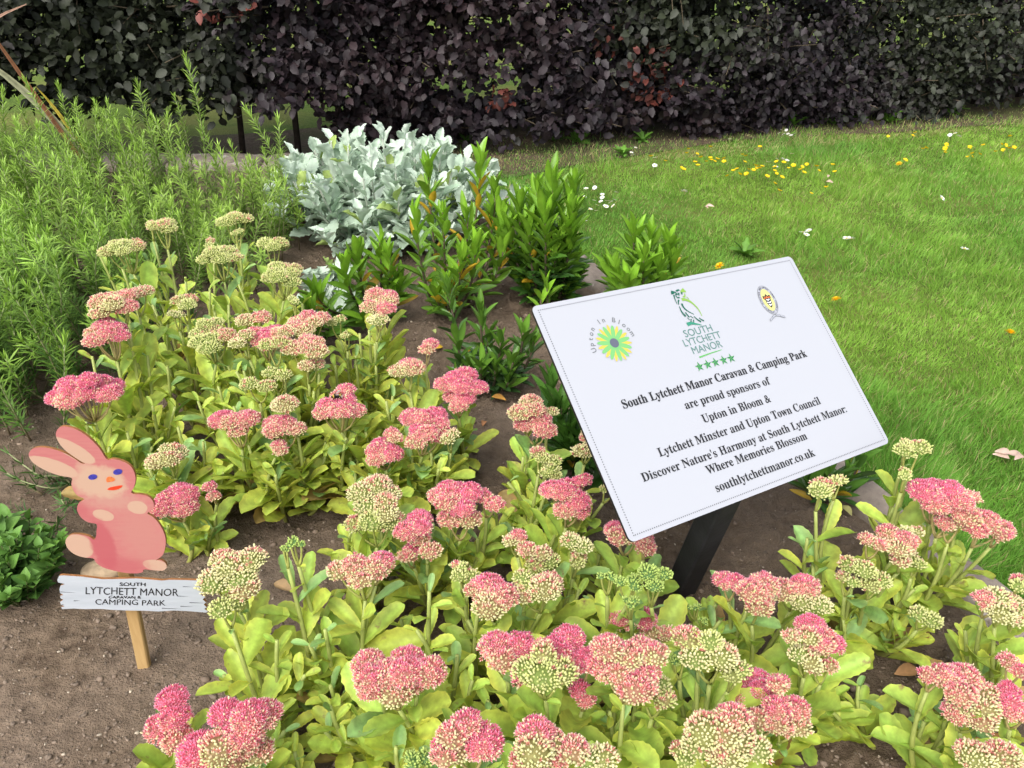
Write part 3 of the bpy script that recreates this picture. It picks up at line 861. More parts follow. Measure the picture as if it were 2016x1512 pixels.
# ------------------------------------------------------------ rosemary
needle = (np.array([[-.04, 0, 0], [.04, 0, 0], [-.056, .55, .01], [.056, .55, .01], [0, 1, -.04]], float), np.array([[2, 3, 4]]), np.array([[0, 1, 3, 2]]),
          np.array([[.85] * 3, [.85] * 3, [1] * 3, [1] * 3, [1.1] * 3]))
def rosemary(label, stems, cbase, ctip, nlen=.028, sub='rosemary_bush'):
    c0 = np.mean([s[0] for s in stems], 0)
    c0[2] = 0
    root = empty(sub, c0, label, 'rosemary', 'rosemary bushes')
    st, nd = MB(), MB()
    for b0, tip in stems:
        L = np.linalg.norm(tip - b0)
        pts = curve(b0, tip, 8, (N(0, .02), N(0, .02), 0))
        cs = np.linspace(0, 1, 8)[:, None]
        st.tube(pts, np.linspace(.0028, .0012, 8), 5, np.array([.20, .15, .09]) * (1 - cs) + np.array([.30, .36, .16]) * cs)
        nw = int(L * .86 / .0150)
        t = 1 - np.linspace(0, .86, nw)
        kk = 6
        t = np.repeat(t, kk) + N(0, .006, nw * kk)
        t = np.clip(t, 0, 1)
        az = np.tile(np.arange(kk) * 2 * pi / kk, nw) + np.repeat(np.arange(nw) * .5, kk) + N(0, .2, nw * kk)
        idx = t * 7
        i0 = np.clip(idx.astype(int), 0, 6)
        pos = pts[i0] + (pts[i0 + 1] - pts[i0]) * (idx - i0)[:, None]
        ax = nrm(pts[i0 + 1] - pts[i0])
        el = np.where(t > .93, U(.9, 1.35, len(t)), U(.25, .95, len(t)))
        e1 = nrm(np.cross(ax, np.array([.2, 1, .1])))
        e2 = np.cross(ax, e1)
        o = e1 * np.cos(az)[:, None] + e2 * np.sin(az)[:, None]
        d = o * np.cos(el)[:, None] + ax * np.sin(el)[:, None]
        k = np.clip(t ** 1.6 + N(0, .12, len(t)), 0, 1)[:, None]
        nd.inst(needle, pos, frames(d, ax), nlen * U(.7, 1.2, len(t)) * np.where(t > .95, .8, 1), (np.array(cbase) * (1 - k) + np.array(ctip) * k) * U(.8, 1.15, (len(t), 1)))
    st.build('stems', M_STEM, root, c0)
    nd.build('needles', M_ROSE, root, c0)

def spots(n, x0, x1, y0, y1, h0, h1, sx=.10):
    r = []
    while len(r) < n:
        x, y = U(x0, x1), U(y0, y1)
        r.append((np.array([x, y, gz(x, y)]), np.array([x + N(0, sx), y + N(0, sx * .8) - .02, U(h0, h1)])))
    return r
def tips(lst, Y0):
    r = []
    for x, y in lst:
        tp = PY(x, y, Y0 + U(-.15, .25))
        r.append((np.array([tp[0] + N(0, .05), tp[1] + U(-.1, .1), .0]), tp))
    return r
S1 = spots(230, -2.75, -1.45, 2.4, 3.8, .20, .42, .06) + tips([(115, 170), (50, 160), (190, 210), (5, 180), (150, 235), (75, 250), (30, 240), (230, 245), (-30, 200), (-60, 160), (255, 250)], 3.15)
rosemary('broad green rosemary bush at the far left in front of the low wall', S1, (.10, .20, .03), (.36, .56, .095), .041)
S2 = spots(125, -1.50, -.88, 2.4, 3.3, .16, .34, .06) + tips([(365, 112), (270, 165), (330, 235), (300, 230), (400, 255), (485, 215), (547, 235), (430, 290), (350, 250), (455, 285), (520, 300)], 3.05)
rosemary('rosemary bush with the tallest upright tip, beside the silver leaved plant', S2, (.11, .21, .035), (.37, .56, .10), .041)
S3 = spots(150, -1.75, -1.12, 1.62, 2.5, .20, .42, .07) + spots(14, -1.2, -1.0, 1.75, 2.3, .2, .3, .06)
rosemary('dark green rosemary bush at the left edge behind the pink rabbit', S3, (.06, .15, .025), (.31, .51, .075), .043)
S4 = spots(10, -1.02, -.94, 1.45, 1.62, .04, .12, .05)
rosemary('short rosemary sprig on the soil at the left edge above the oregano', [(a + np.array([-.06, -.12, 0]), b + np.array([-.1, -.12, 0])) for a, b in S4], (.05, .12, .03), (.12, .25, .05), .034, 'rosemary_sprig')

# ------------------------------------------------------------ silver ragwort
sil = leaf_tpl(16, lambda t: (.045 + .245 * sin(pi * min(1, t ** 1.25)) ** .8) if t < .999 else .03, [-1, -.88, -.45, 0, .45, .88, 1], .10, .26, .22, .035, .85, 1.25)
sil2 = leaf_tpl(14, lambda t: .04 + .40 * sin(pi * min(1, t ** 1.1)) ** .9 if t < .999 else .03, [-1, -.5, 0, .5, 1], .5, .15, .3, .03, .95, 1.05)
def ragwort(label, c, R3, n, lens, white=.0, tpl=sil):
    c = np.asarray(c, float)
    root = empty('silver_ragwort', c, label, 'ragwort', 'silver ragwort plants')
    st, lf = MB(), MB()
    ns = max(3, n // 12)
    for k in range(ns):
        a, r = U(0, 2 * pi), math.sqrt(U(0, 1))
        cz = math.sqrt(max(0, 1 - r * r))
        tip = c + np.array([cos(a) * r * R3[0], sin(a) * r * R3[1], (.35 + .65 * cz) * R3[2] * U(.6, 1.02)])
        b0 = c + np.array([cos(a) * r * R3[0] * .35, sin(a) * r * R3[1] * .35, 0])
        pts = curve(b0, tip, 8, (cos(a) * .03, sin(a) * .03, -.02))
        st.tube(pts, np.linspace(.005, .0035, 8), 6, (.46, .50, .42))
        m = 12
        t = np.linspace(.25, 1, m)
        az = np.arange(m) * 2.4 + U(0, 6)
        idx = t * 7
        i0 = np.clip(idx.astype(int), 0, 6)
        pos = pts[i0] + (pts[i0 + 1] - pts[i0]) * (idx - i0)[:, None]
        ax = nrm(nrm(pts[i0 + 1] - pts[i0]) + np.array([0, 0, .5]))
        el = np.clip(.05 + t * 1.15 + N(0, .2, m), 0, 1.35)
        o = np.stack([np.cos(az), np.sin(az), 0 * az], -1)
        d = nrm(o * np.cos(el)[:, None] + ax * np.sin(el)[:, None])
        kk = np.clip(.35 + white + .3 * (t > .8) + N(0, .25, m), 0, 1)[:, None]
        col = np.array([.40, .53, .39]) * (1 - kk) + np.array([.66, .75, .65]) * kk
        col = np.where((U(0, 1, m) < .04)[:, None], np.array([.40, .52, .16]), col)
        s_ = U(lens[0], lens[1], m) * np.where(t > .92, .7, 1)
        lf.inst(tpl, pos, frames(d, nrm(np.array([0, 0, 1.]) + N(0, .35, (m, 3)))), np.stack([s_ * U(.8, 1.15, m), s_, s_ * U(.5, 1.6, m)], -1), col)
    st.build('stems', M_SILV, root, c)
    lf.build('leaves', M_SILV, root, c)
g = P(745, 500, 0)
ragwort('large mound of silver ragwort leaves in front of the dark hedge', (-.52, 3.12, 0), (.46, .42, .41), 1300, (.065, .11))
ragwort('silver ragwort sprays standing right of the big mound behind the laurel', (-.07, 3.35, 0), (.12, .1, .22), 60, (.08, .11), .25)
g = P(668, 600, 0)
ragwort('small bright white ragwort with lacy leaves low between sedum and laurel', (g[0], g[1], 0), (.09, .07, .11), 40, (.075, .11), .3, sil2)
ragwort('thin grey ragwort clump half hidden behind the rosemary', (-.98, 3.55, 0), (.16, .15, .20), 60, (.06, .09), .1)

# ------------------------------------------------------------ young laurels
lau = leaf_tpl(8, lambda t: .012 + .118 * sin(pi * min(1, t ** 1.0)) ** .8 if t < .999 else .004, [-1, 0, 1], .0, .25, .04, .0, 1.25, 1.0, .35)
def laurel(label, bpx, shoots, ll, ctop, clow, dens=1.0, yel=.05, zb=0.0):
    g = P(bpx[0], bpx[1], zb)
    c = np.array([g[0], g[1], gz(g[0], g[1])])
    root = empty('laurel_shrub', c, label, 'shrub', 'young laurel shrubs')
    st, lf = MB(), MB()
    for x, y, z in shoots:
        tip = P(x, y, z)
        b0 = c + (tip - c) * np.array([.35, .35, 0]) * U(.5, 1.1)
        pts = curve(b0 - np.array([0, 0, .01]), tip - np.array([0, 0, ll * .5]), 8, ((tip - c)[0] * .15, (tip - c)[1] * .15, 0))
        st = MB()
        st.tube(pts, np.linspace(.0055, .0025, 8), 6)
        st.build('stem', M_TWIG, root, c)
        L = np.linalg.norm(pts[-1] - pts[0])
        m = int((9 + L / .019) * dens)
        t = 1 - .78 * np.linspace(0, 1, m) ** 1.15
        az = np.arange(m) * 2.4 + U(0, 6)
        idx = t * 7
        i0 = np.clip(idx.astype(int), 0, 6)
        pos = pts[i0] + (pts[i0 + 1] - pts[i0]) * (idx - i0)[:, None]
        ax = nrm(nrm(pts[i0 + 1] - pts[i0]) + np.array([0, 0, .4]))
        el = np.clip(.35 + .95 * (t - .22) / .78 + N(0, .15, m), -.1, 1.35)
        o = np.stack([np.cos(az), np.sin(az), 0 * az], -1)
        d = nrm(o * np.cos(el)[:, None] + ax * np.sin(el)[:, None])
        k = np.clip((t - .35) / .6 + N(0, .15, m), 0, 1)[:, None]
        col = np.array(clow) * (1 - k) + np.array(ctop) * k
        col = np.where((U(0, 1, m) < yel * (t < .8))[:, None], np.array([.55, .36, .03]), col) * U(.8, 1.2, (m, 1))
        s_ = ll * U(.75, 1.15, m) * np.where(t > .97, .7, 1)
        lf.inst(lau, pos, frames(d, nrm(ax + N(0, .2, (m, 3)))), np.stack([s_ * U(.8, 1.1, m), s_, s_], -1), col)
    lf.build('leaves', M_LAUR, root, c)
BR, DK, MD = (.20, .39, .03), (.045, .12, .022), (.12, .25, .03)
laurel('sparse laurel with yellowing leaves in front of the silver mound', (880, 600),
       [(840, 300, .52), (945, 290, .50), (975, 345, .44), (870, 390, .42), (905, 480, .3), (880, 540, .2), (935, 460, .32), (990, 470, .26), (860, 560, .16), (815, 400, .42), (920, 400, .38), (990, 400, .36)], .088, BR, MD, .9, .12)
laurel('dense bright green laurel with many upright shoots beside the lawn', (1085, 575),
       [(1090, 325, .50), (1130, 335, .48), (1058, 345, .46), (1128, 385, .42), (1022, 372, .42), (1000, 420, .34), (1042, 415, .36), (1112, 420, .36), (1122, 455, .3), (970, 400, .34), (1075, 390, .42), (1095, 460, .3), (1050, 480, .24),
        (1120, 500, .2), (1020, 490, .2), (1130, 520, .14), (1080, 530, .14), (1040, 540, .12), (1115, 550, .1)], .095, BR, DK, 1.2, .02)
laurel('low laurel with pale tips between the white ragwort and the sedum', (730, 600),
       [(745, 450, .34), (700, 470, .32), (765, 480, .3), (675, 500, .28), (785, 530, .2), (760, 560, .16), (618, 548, .24), (605, 590, .2), (715, 600, .12), (600, 615, .18)], .09, BR, MD, .9, .06)
laurel('small dark laurel bush with thin leaves left of the white sign', (960, 745),
       [(945, 590, .28), (1030, 630, .24), (900, 650, .2), (880, 545, .26), (985, 650, .2), (1010, 690, .16), (925, 700, .12), (960, 640, .2), (1050, 650, .2), (1000, 730, .1), (900, 720, .1), (945, 700, .14), (975, 700, .14)], .072, MD, (.05, .12, .035), .9, .02)
laurel('dark laurel mostly hidden behind the left edge of the white sign', (1150, 900),
       [(1085, 730, .28), (1105, 770, .24), (1118, 830, .18), (1130, 870, .14), (1165, 760, .28), (1190, 850, .2), (1150, 800, .24), (1205, 900, .14)], .09, (.07, .17, .025), DK, 1.0, .02)
laurel('pair of pale laurel leaves standing at the upper left corner of the sign', (1085, 640), [(1078, 540, .2), (1065, 565, .16)], .085, BR, MD, .35, 0)
laurel('laurel rising behind the top edge of the white sign', (1275, 600),
       [(1250, 430, .32), (1285, 440, .32), (1320, 450, .3), (1215, 515, .22), (1240, 530, .22), (1300, 500, .24), (1200, 500, .2), (1330, 490, .24), (1270, 480, .28)], .098, BR, MD, 1.0, .02)
laurel('low laurel under the lower right corner of the white sign', (1640, 985), [(1640, 905, .14), (1675, 915, .12), (1600, 930, .12), (1650, 935, .1), (1700, 880, .14)], .075, (.10, .22, .03), (.05, .13, .025), .8, .05)

# ------------------------------------------------------------ oregano in the left corner
ore = leaf_tpl(5, lambda t: .03 + .30 * sin(pi * min(1, t ** .85)) if t < .999 else .02, [-1, 0, 1], .0, .15, .2, .0, 1.2, 1.08, .25)
g = P(40, 1165, 0)
oc_ = np.array([g[0], g[1], 0])
root = empty('oregano_plant', oc_, 'leafy dark green oregano clump in the left corner beside the rabbit', 'herb')
st, lf = MB(), MB()
for k in range(60):
    a, r = U(0, 2 * pi), math.sqrt(U(0, 1))
    cz = math.sqrt(max(0, 1 - r * r * .9))
    tip = oc_ + np.array([cos(a) * r * .125 - .01, sin(a) * r * .11, .04 + .11 * cz * U(.7, 1.1)])
    pts = curve(oc_ + (tip - oc_) * np.array([.4, .4, 0]), tip, 6)
    st.tube(pts, np.linspace(.002, .001, 6), 5, (.10, .12, .04))
    m = 12
    t = np.repeat(np.linspace(.3, 1, m // 2), 2)
    az = np.repeat(np.arange(m // 2) * pi / 2, 2) + np.tile([0, pi], m // 2) + U(0, 6)
    pos = pts[0] + (pts[-1] - pts[0]) * t[:, None]
    el = .25 + .7 * t + N(0, .2, m)
    d = np.stack([np.cos(az) * np.cos(el), np.sin(az) * np.cos(el), np.sin(el)], -1)
    kk = np.clip(t - .2 + N(0, .2, m), 0, 1)[:, None]
    lf.inst(ore, pos, frames(d, np.array([0, 0, 1.]) + N(0, .3, (m, 3))), U(.026, .042, m) * np.where(t > .95, .7, 1), (np.array([.05, .13, .03]) * (1 - kk) + np.array([.14, .28, .05]) * kk))
st.build('stems', M_STEM, root, oc_)
lf.build('leaves', M_OREG, root, oc_)

# ------------------------------------------------------------ flax leaves at the upper left
g0 = PY(205, 380, 3.75)
fl = empty('flax_plant', (g0[0], g0[1], 0), 'brown and pale strappy flax leaves leaning in at the upper left', 'flax')
fo = np.array(fl.location)
def strap(a, b_, w, col, bow=(0, 0, 0)):
    mb = MB()
    p = curve(a, b_, 10, bow)
    t = np.linspace(0, 1, 10)
    ww = w * np.clip(1.15 - t ** 3, .1, 1)
    tg = nrm(np.gradient(p, axis=0))
    s_ = nrm(np.cross(tg, np.array([0, -.9, .35])))
    nn = np.cross(s_, tg)
    V = np.stack([p - s_ * ww[:, None] / 2, p - nn * ww[:, None] * .16, p + s_ * ww[:, None] / 2], 1).reshape(-1, 3)
    i, j = np.meshgrid(np.arange(9), np.arange(2), indexing='ij')
    mb.add(V, None, np.stack([i * 3 + j, i * 3 + j + 1, (i + 1) * 3 + j + 1, (i + 1) * 3 + j], -1).reshape(-1, 4), np.tile(np.array([col, np.array(col) * .55, col]), (10, 1)))
    mb.build('leaf', M_DEAD, fl, fo)
strap(np.array([g0[0], g0[1], -.02]), PY(-70, -10, 3.6), .02, (.27, .12, .06))
strap(np.array([g0[0] + .01, g0[1] + .02, -.02]), PY(-60, 100, 3.6), .036, (.42, .42, .26), (.03, 0, .06))
strap(np.array([g0[0], g0[1] - .02, -.02]), PY(70, 170, 3.9), .02, (.45, .36, .04), (.03, 0, .02))
strap(PY(-160, 250, 3.7), PY(52, 8, 3.62), .022, (.42, .25, .18), (-.06, 0, .06))

# ------------------------------------------------------------ big white sign
def hom(q):
    A = []
    for (u, v), (x, y) in zip([(0, 0), (1, 0), (1, 1), (0, 1)], q):
        x, y = (x - 1008) / FPX, (y - 756) / FPX
        A += [[u, v, 1, 0, 0, 0, -x * u, -x * v, -x], [0, 0, 0, u, v, 1, -y * u, -y * v, -y]]
    H = np.linalg.svd(np.array(A))[2][-1].reshape(3, 3)
    return H if H[2, 2] > 0 else -H
Hm = hom([(1045, 604), (1557, 504), (1760, 868), (1254, 1064)])
BW = .62
s_ = BW / np.linalg.norm(Hm[:, 0])
bu, bv, bc = RC @ Hm[:, 0] * s_, RC @ Hm[:, 1] * s_, RC @ Hm[:, 2] * s_ + CP
BH = np.linalg.norm(bv)
ex = nrm(bu)
ez = nrm(np.cross(-bv, -bu) * 1.0)
if ez[2] < 0:
    ez = -ez
ey = np.cross(ez, ex)
Mw = Matrix(((ex[0], ey[0], ez[0], bc[0]), (ex[1], ey[1], ez[1], bc[1]), (ex[2], ey[2], ez[2], bc[2]), (0, 0, 0, 1)))
M_PANEL, nt, pb, _o = mat_base('white_sign_panel')
pb.inputs['Base Color'].default_value = (.41, .422, .460, 1)
pb.inputs['Roughness'].default_value = .18
pb.inputs['Coat Weight'].default_value = .5
pb.inputs['Coat Roughness'].default_value = .06
bump(nt, pb, noise_node(nt, 6, 2, objcoord(nt)), .04, .003)
M_BLK = plain('black_composite', (.012, .012, .013), .45, .5, 0, 40, .3)
M_POST = plain('black_painted_post', (.022, .021, .023), .55, .4, 0, 18, .45, .3, 150)
def ink(name, col, r=.25):
    return plain(name, col, r, .5)
M_INK = ink('black_ink', (.02, .02, .022))
M_INKG = ink('grey_ink', (.16, .17, .18))
M_DG, M_MG, M_LG = ink('dark_green_ink', (.01, .10, .065)), ink('leaf_green_ink', (.11, .36, .10)), ink('lime_green_ink', (.20, .36, .06))
M_YL, M_OR, M_PY, M_SG, M_TX = ink('yellow_ink', (.78, .60, .12)), ink('orange_ink', (.60, .15, .04)), ink('pale_yellow_ink', (.60, .58, .20)), ink('silver_ink', (.36, .37, .42)), ink('slate_ink', (.10, .20, .18))

def polyobj(name, polys, mats, parent, loc=(0, 0, 0), thick=0, frame=None):
    """flat (or extruded) polygons in the parent's own plane; polys = (list of xy, z, material index)"""
    me = bpy.data.meshes.new(name)
    V, F, MI = [], [], []
    for pts, z, mi in polys:
        pts = [tuple(p) for p in pts]
        ar = sum(pts[k][0] * pts[(k + 1) % len(pts)][1] - pts[(k + 1) % len(pts)][0] * pts[k][1] for k in range(len(pts)))
        if ar < 0:
            pts = pts[::-1]
        b0 = len(V)
        n = len(pts)
        V += [(x, y, z) for x, y in pts]
        F.append(list(range(b0, b0 + n)))
        MI.append(mi)
        if thick:
            V += [(x, y, z - thick) for x, y in pts]
            F.append(list(range(b0 + n, b0 + 2 * n))[::-1])
            MI.append(len(mats) - 1)
            for k in range(n):
                F.append([b0 + k, b0 + n + k, b0 + n + (k + 1) % n, b0 + (k + 1) % n])
                MI.append(len(mats) - 1)
    me.from_pydata(V, [], F)
    for m in mats:
        me.materials.append(m)
    me.polygons.foreach_set('material_index', MI)
    me.update()
    o = bpy.data.objects.new(name, me)
    COL.objects.link(o)
    o.location = loc
    if parent:
        o.parent = parent
    if frame is not None:
        o.matrix_basis = frame
    return o

sg = P(1325, 1150, 0)
sign = empty('information_sign', (sg[0], sg[1], 0), 'white glossy information sign on a black post, tilted towards the viewer', 'sign')
so = Vector(sign.location)
def rrect(x0, y0, x1, y1, r, n=6):
    p = []
    for cx, cy, a0 in ((x1 - r, y1 - r, 0), (x0 + r, y1 - r, 90), (x0 + r, y0 + r, 180), (x1 - r, y0 + r, 270)):
        p += [(cx + r * cos(radians(a0 + 90 * k / n)), cy + r * sin(radians(a0 + 90 * k / n))) for k in range(n + 1)]
    return p
Mrel = Matrix.Translation(-so) @ Mw
panel = polyobj('panel', [(rrect(0, -BH, BW, 0, .010), 0, 0)], [M_PANEL, M_BLK], sign, thick=.005, frame=Mrel)
back = polyobj('backing_plate', [(rrect(.03, -BH + .03, BW - .03, -.03, .01), -.0052, 0)], [M_BLK, M_BLK], sign, thick=.008, frame=Mrel)
def B(u, v, z=0):                     # a place on the board, u to the right and v down
    return bc + ex * u * BW - ey * v * BH + ez * z
pt = B(.40, .90, -.013)
def post():
    mb = MB()
    a, t_ = np.array([sg[0], sg[1], -.08]), pt + np.array([0, 0, -.002])
    ax = nrm(t_ - a)
    sx = nrm(np.cross(ax, np.array([-.5, 1, 0])))
    sy = np.cross(sx, ax)
    w, d = .024, .022
    bev = [(-w, -d + .004), (-w + .004, -d), (w - .004, -d), (w, -d + .004), (w, d - .004), (w - .004, d), (-w + .004, d), (-w, d - .004)]
    V = [a + sx * x + sy * y for x, y in bev]
    top = [a + sx * x + sy * y for x, y in bev]
    nb = ez
    for q in top:                      # cut the top off along the board's underside
        k = np.dot(pt - q, nb) / np.dot(ax, nb)
        V.append(q + ax * k)
    Q = [[k, (k + 1) % 8, 8 + (k + 1) % 8, 8 + k] for k in range(8)]
    mb.add(np.array(V), None, np.array(Q))
    mb.build('post', M_POST, sign, np.array(so), smooth=False)
post()

def serif(s):
    o = ''
    for c in s:
        o += chr(0x1D400 + ord(c) - 65) if 'A' <= c <= 'Z' else chr(0x1D41A + ord(c) - 97) if 'a' <= c <= 'z' else c
    return o

def glyphs(strings, off=0.0):
    obs = []
    for s in strings:
        c = bpy.data.curves.new('t', 'FONT')
        c.body = s
        c.resolution_u = 4
        o = bpy.data.objects.new('t', c)
        COL.objects.link(o)
        obs.append(o)
    dg = bpy.context.evaluated_depsgraph_get()
    res = []
    for o in obs:
        me = bpy.data.meshes.new_from_object(o.evaluated_get(dg))
        V = np.array([v.co[:2] for v in me.vertices])
        F = [tuple(p.vertices) for p in me.polygons]
        bpy.data.meshes.remove(me)
        res.append((V, F))
    for o in obs:
        c = o.data
        bpy.data.objects.remove(o)
        bpy.data.curves.remove(c)
    return res

def flat(name, V, F, mat, parent, z, fat=0.0):
    if fat:                              # heavier strokes: the same outlines laid beside each other
        n = len(V)
        V = [(x + dx, y + dy) for dx, dy in ((0, 0), (fat, 0), (-fat, 0), (0, fat * .6), (0, -fat * .6)) for x, y in V]
        F = [tuple(i + k * n for i in f) for k in range(5) for f in F]
        me = bpy.data.meshes.new(name)
        me.from_pydata([(x, y, z + .00001 * (i // n)) for i, (x, y) in enumerate(V)], [], F)
        me.materials.append(mat)
        o = bpy.data.objects.new(name, me)
        COL.objects.link(o)
        o.parent = parent
        return o
    me = bpy.data.meshes.new(name)
    me.from_pydata([(x, y, z) for x, y in V], [], F)
    me.materials.append(mat)
    me.update()
    o = bpy.data.objects.new(name, me)
    COL.objects.link(o)
    o.parent = parent
    return o

LINES = [('South Lytchett Manor Caravan & Camping Park', .144, .853, .507, .038, 1), ('are proud sponsors of', .335, .664, .581, .037, 1), ('Upton in Bloom &', .371, .633, .657, .037, 1),
         ('Lytchett Minster and Upton Town Council', .188, .812, .733, .037, 1), ("Discover Nature's Harmony at South Lytchett Manor:", .108, .896, .805, .036, 1),
         ('Where Memories Blossom', .309, .697, .860, .036, 1), ('southlytchettmanor.co.uk', .312, .695, .938, .037, 1),
         ('SOUTH', .443, .550, .279, .034, 0), ('LYTCHETT', .427, .569, .319, .033, 0), ('MANOR', .444, .557, .361, .034, 0)]
RAB = ['SOUTH', 'LYTCHETT MANOR', 'CARAVAN &', 'CAMPING PARK']
ARC = 'Upton In Bloom'
RING = 'LYTCHETT MINSTER AND UPTON TOWN COUNCIL '
need = [serif(l[0]) if l[5] else l[0] for l in LINES] + RAB + list(ARC.replace(' ', '')) + list(RING.replace(' ', '')) + ['S', serif('S')]
nl_ = len(LINES)
GL = glyphs(need)
capS, capM = np.ptp(GL[-2][0][:, 1]), np.ptp(GL[-1][0][:, 1])
for (txt, u0, u1, v, cap, bold), (V, F) in zip(LINES, GL):
    V = V.copy()
    x0, x1 = V[:, 0].min(), V[:, 0].max()
    V[:, 0] = (V[:, 0] - x0) / (x1 - x0) * (u1 - u0) * BW + u0 * BW
    V[:, 1] = V[:, 1] * cap * BH / (capM if bold else capS) - v * BH
    flat('lettering', V, F, M_INK if bold else M_TX, panel, .0006, (.00034 if v < .52 else .00018) if bold else .00012)
q0 = len(LINES)
gRAB = GL[q0:q0 + 4]
gARC = GL[q0 + 4:q0 + 4 + len(ARC.replace(' ', ''))]
gRING = GL[q0 + 4 + len(ARC.replace(' ', '')):-2]

def arc_text(name, text, gl, cx, cy, ra, rb, a0, a1, hgt, mat, z):
    """letters one after another along an ellipse, a0 to a1 in degrees clockwise from the left"""
    V, F = [], []
    n = len(text)
    gi = 0
    for k, ch in enumerate(text):
        if ch == ' ':
            continue
        gV, gF = gl[gi]
        gi += 1
        a = radians(a0 + (a1 - a0) * (k + .5) / n)
        px, py = cx - ra * cos(a), cy + rb * sin(a)
        th = pi / 2 - atan2(sin(a) * ra, cos(a) * rb) if False else (pi / 2 - a)
        w = (gV[:, 0].min() + gV[:, 0].max()) / 2
        x = (gV[:, 0] - w) * hgt / capS
        y = gV[:, 1] * hgt / capS
        b0 = len(V)
        V += [(px + xx * cos(th) - yy * sin(th), py + xx * sin(th) + yy * cos(th)) for xx, yy in zip(x, y)]
        F += [tuple(i + b0 for i in f) for f in gF]
    return flat(name, V, F, mat, panel, z, hgt * .02)

def ell(cx, cy, a, b, rot=0, n=28):
    c, s = cos(rot), sin(rot)
    return [(cx + a * cos(t) * c - b * sin(t) * s, cy + a * cos(t) * s + b * sin(t) * c) for t in np.arange(n) / n * 2 * pi]

# dotted border
dots = []
def dotline(u0, v0, u1, v1):
    L = math.hypot((u1 - u0) * BW, (v1 - v0) * BH)
    for t in np.arange(0, 1, .0042 / L):
        dots.append((ell((u0 + (u1 - u0) * t) * BW, -(v0 + (v1 - v0) * t) * BH, .00115, .00115, 0, 6), .0006, 0))
for a in ((.017, .022, .984, .022), (.984, .022, .984, .979), (.984, .979, .017, .979), (.017, .979, .017, .022)):
    dotline(*a)
polyobj('dotted_border', dots, [ink('dot_ink', (.13, .135, .145))], panel)
# flower emblem
fx, fy = .203 * BW, -.230 * BH
pol = []
for k in range(22):
    a = k * 2 * pi / 22 + .1
    L = .035 * (1.0 if k % 2 else .96)
    c, s = cos(a), sin(a)
    pol.append((ell(fx + c * L * .58, fy + s * L * .58, L * .44, .0050, a, 18), .0006 + .00002 * (k % 2), 2))
    pol.append((ell(fx + c * L * .58, fy + s * L * .58, L * .42, .0042 if k % 2 == 0 else .0034, a, 18), .0007 + .00002 * (1 - k % 2), k % 2))
pol.append((ell(fx, fy, .0088, .0088), .0009, 3))
polyobj('flower_emblem', pol, [ink('petal_green_ink', (.16, .42, .14)), ink('petal_yellow_ink', (.50, .42, .07)), M_SG, ink('flower_centre_ink', (.10, .11, .15))], panel)
arc_text('emblem_lettering', ARC, gARC, fx, fy, .0405, .0405, -12, 175, .0092, M_INKG, .0006)
# owl emblem: brush strokes that taper
def brush(pts, w0, w1):
    p = np.array([(u * BW, -v * BH) for u, v in pts])
    if len(p) == 2:
        p = np.array([p[0], (p[0] + p[1]) / 2, p[1]])
    t = np.linspace(0, len(p) - 1, 4 * (len(p) - 1) + 1)
    i0 = np.clip(t.astype(int), 0, len(p) - 2)
    f = (t - i0)[:, None]
    pm, pn = p[np.maximum(i0 - 1, 0)], p[np.minimum(i0 + 2, len(p) - 1)]
    a, b_ = p[i0], p[i0 + 1]
    q = .5 * (2 * a + (b_ - pm) * f + (2 * pm - 5 * a + 4 * b_ - pn) * f ** 2 + (3 * a - pm - 3 * b_ + pn) * f ** 3)
    tg = nrm(np.gradient(q, axis=0))
    nn = np.stack([-tg[:, 1], tg[:, 0]], -1)
    w = np.linspace(w0, w1, len(q))[:, None] * .00027
    return [tuple(x) for x in q + nn * w] + [tuple(x) for x in (q - nn * w)[::-1]]
OWL = [([(.468, .057), (.474, .06), (.481, .065), (.484, .073)], 7, 4, 0), ([(.465, .066), (.471, .067), (.477, .066)], 9, 5, 0), ([(.478, .074), (.482, .077), (.486, .073)], 6, 6, 0),
       ([(.486, .062), (.492, .058), (.5, .058)], 8, 5, 0), ([(.492, .07), (.49, .078), (.49, .084)], 7, 4, 0), ([(.477, .08), (.479, .089), (.483, .093), (.488, .092)], 3, 6, 0),
       ([(.5, .074), (.507, .064), (.517, .058)], 5, 10, 2), ([(.504, .071), (.511, .069), (.52, .071)], 4, 8, 2), ([(.500, .074), (.505, .077)], 9, 9, 0), ([(.512, .079), (.511, .087), (.507, .094), (.501, .092)], 3, 7, 2),
       ([(.472, .075), (.469, .095), (.468, .122)], 6, 2, 0), ([(.481, .103), (.476, .112), (.473, .125)], 6, 4, 0), ([(.513, .097), (.518, .11)], 2, 3, 2),
       ([(.492, .105), (.504, .108), (.519, .124), (.53, .15), (.535, .175), (.535, .201)], 11, 2, 2), ([(.485, .123), (.485, .142), (.493, .163), (.51, .185)], 8, 2, 0), ([(.472, .134), (.471, .16), (.477, .186)], 3, 8, 0),
       ([(.483, .167), (.485, .181), (.489, .193)], 5, 5, 0), ([(.494, .189), (.501, .202)], 3, 3, 0), ([(.481, .193), (.485, .206)], 3, 3, 0), ([(.506, .194), (.513, .212), (.522, .226)], 3, 7, 0),
       ([(.522, .206), (.527, .217), (.534, .225)], 3, 6, 0), ([(.492, .203), (.485, .219)], 4, 4, 0), ([(.5, .209), (.494, .221)], 4, 4, 0), ([(.469, .224), (.483, .222), (.496, .228), (.509, .235), (.519, .242)], 14, 1, 1)]
polyobj('owl_emblem', [(brush(p, a, b_), .0006 + .00002 * k, m) for k, (p, a, b_, m) in enumerate(OWL)], [M_DG, ink('teal_ink', (.03, .22, .14)), M_LG], panel)
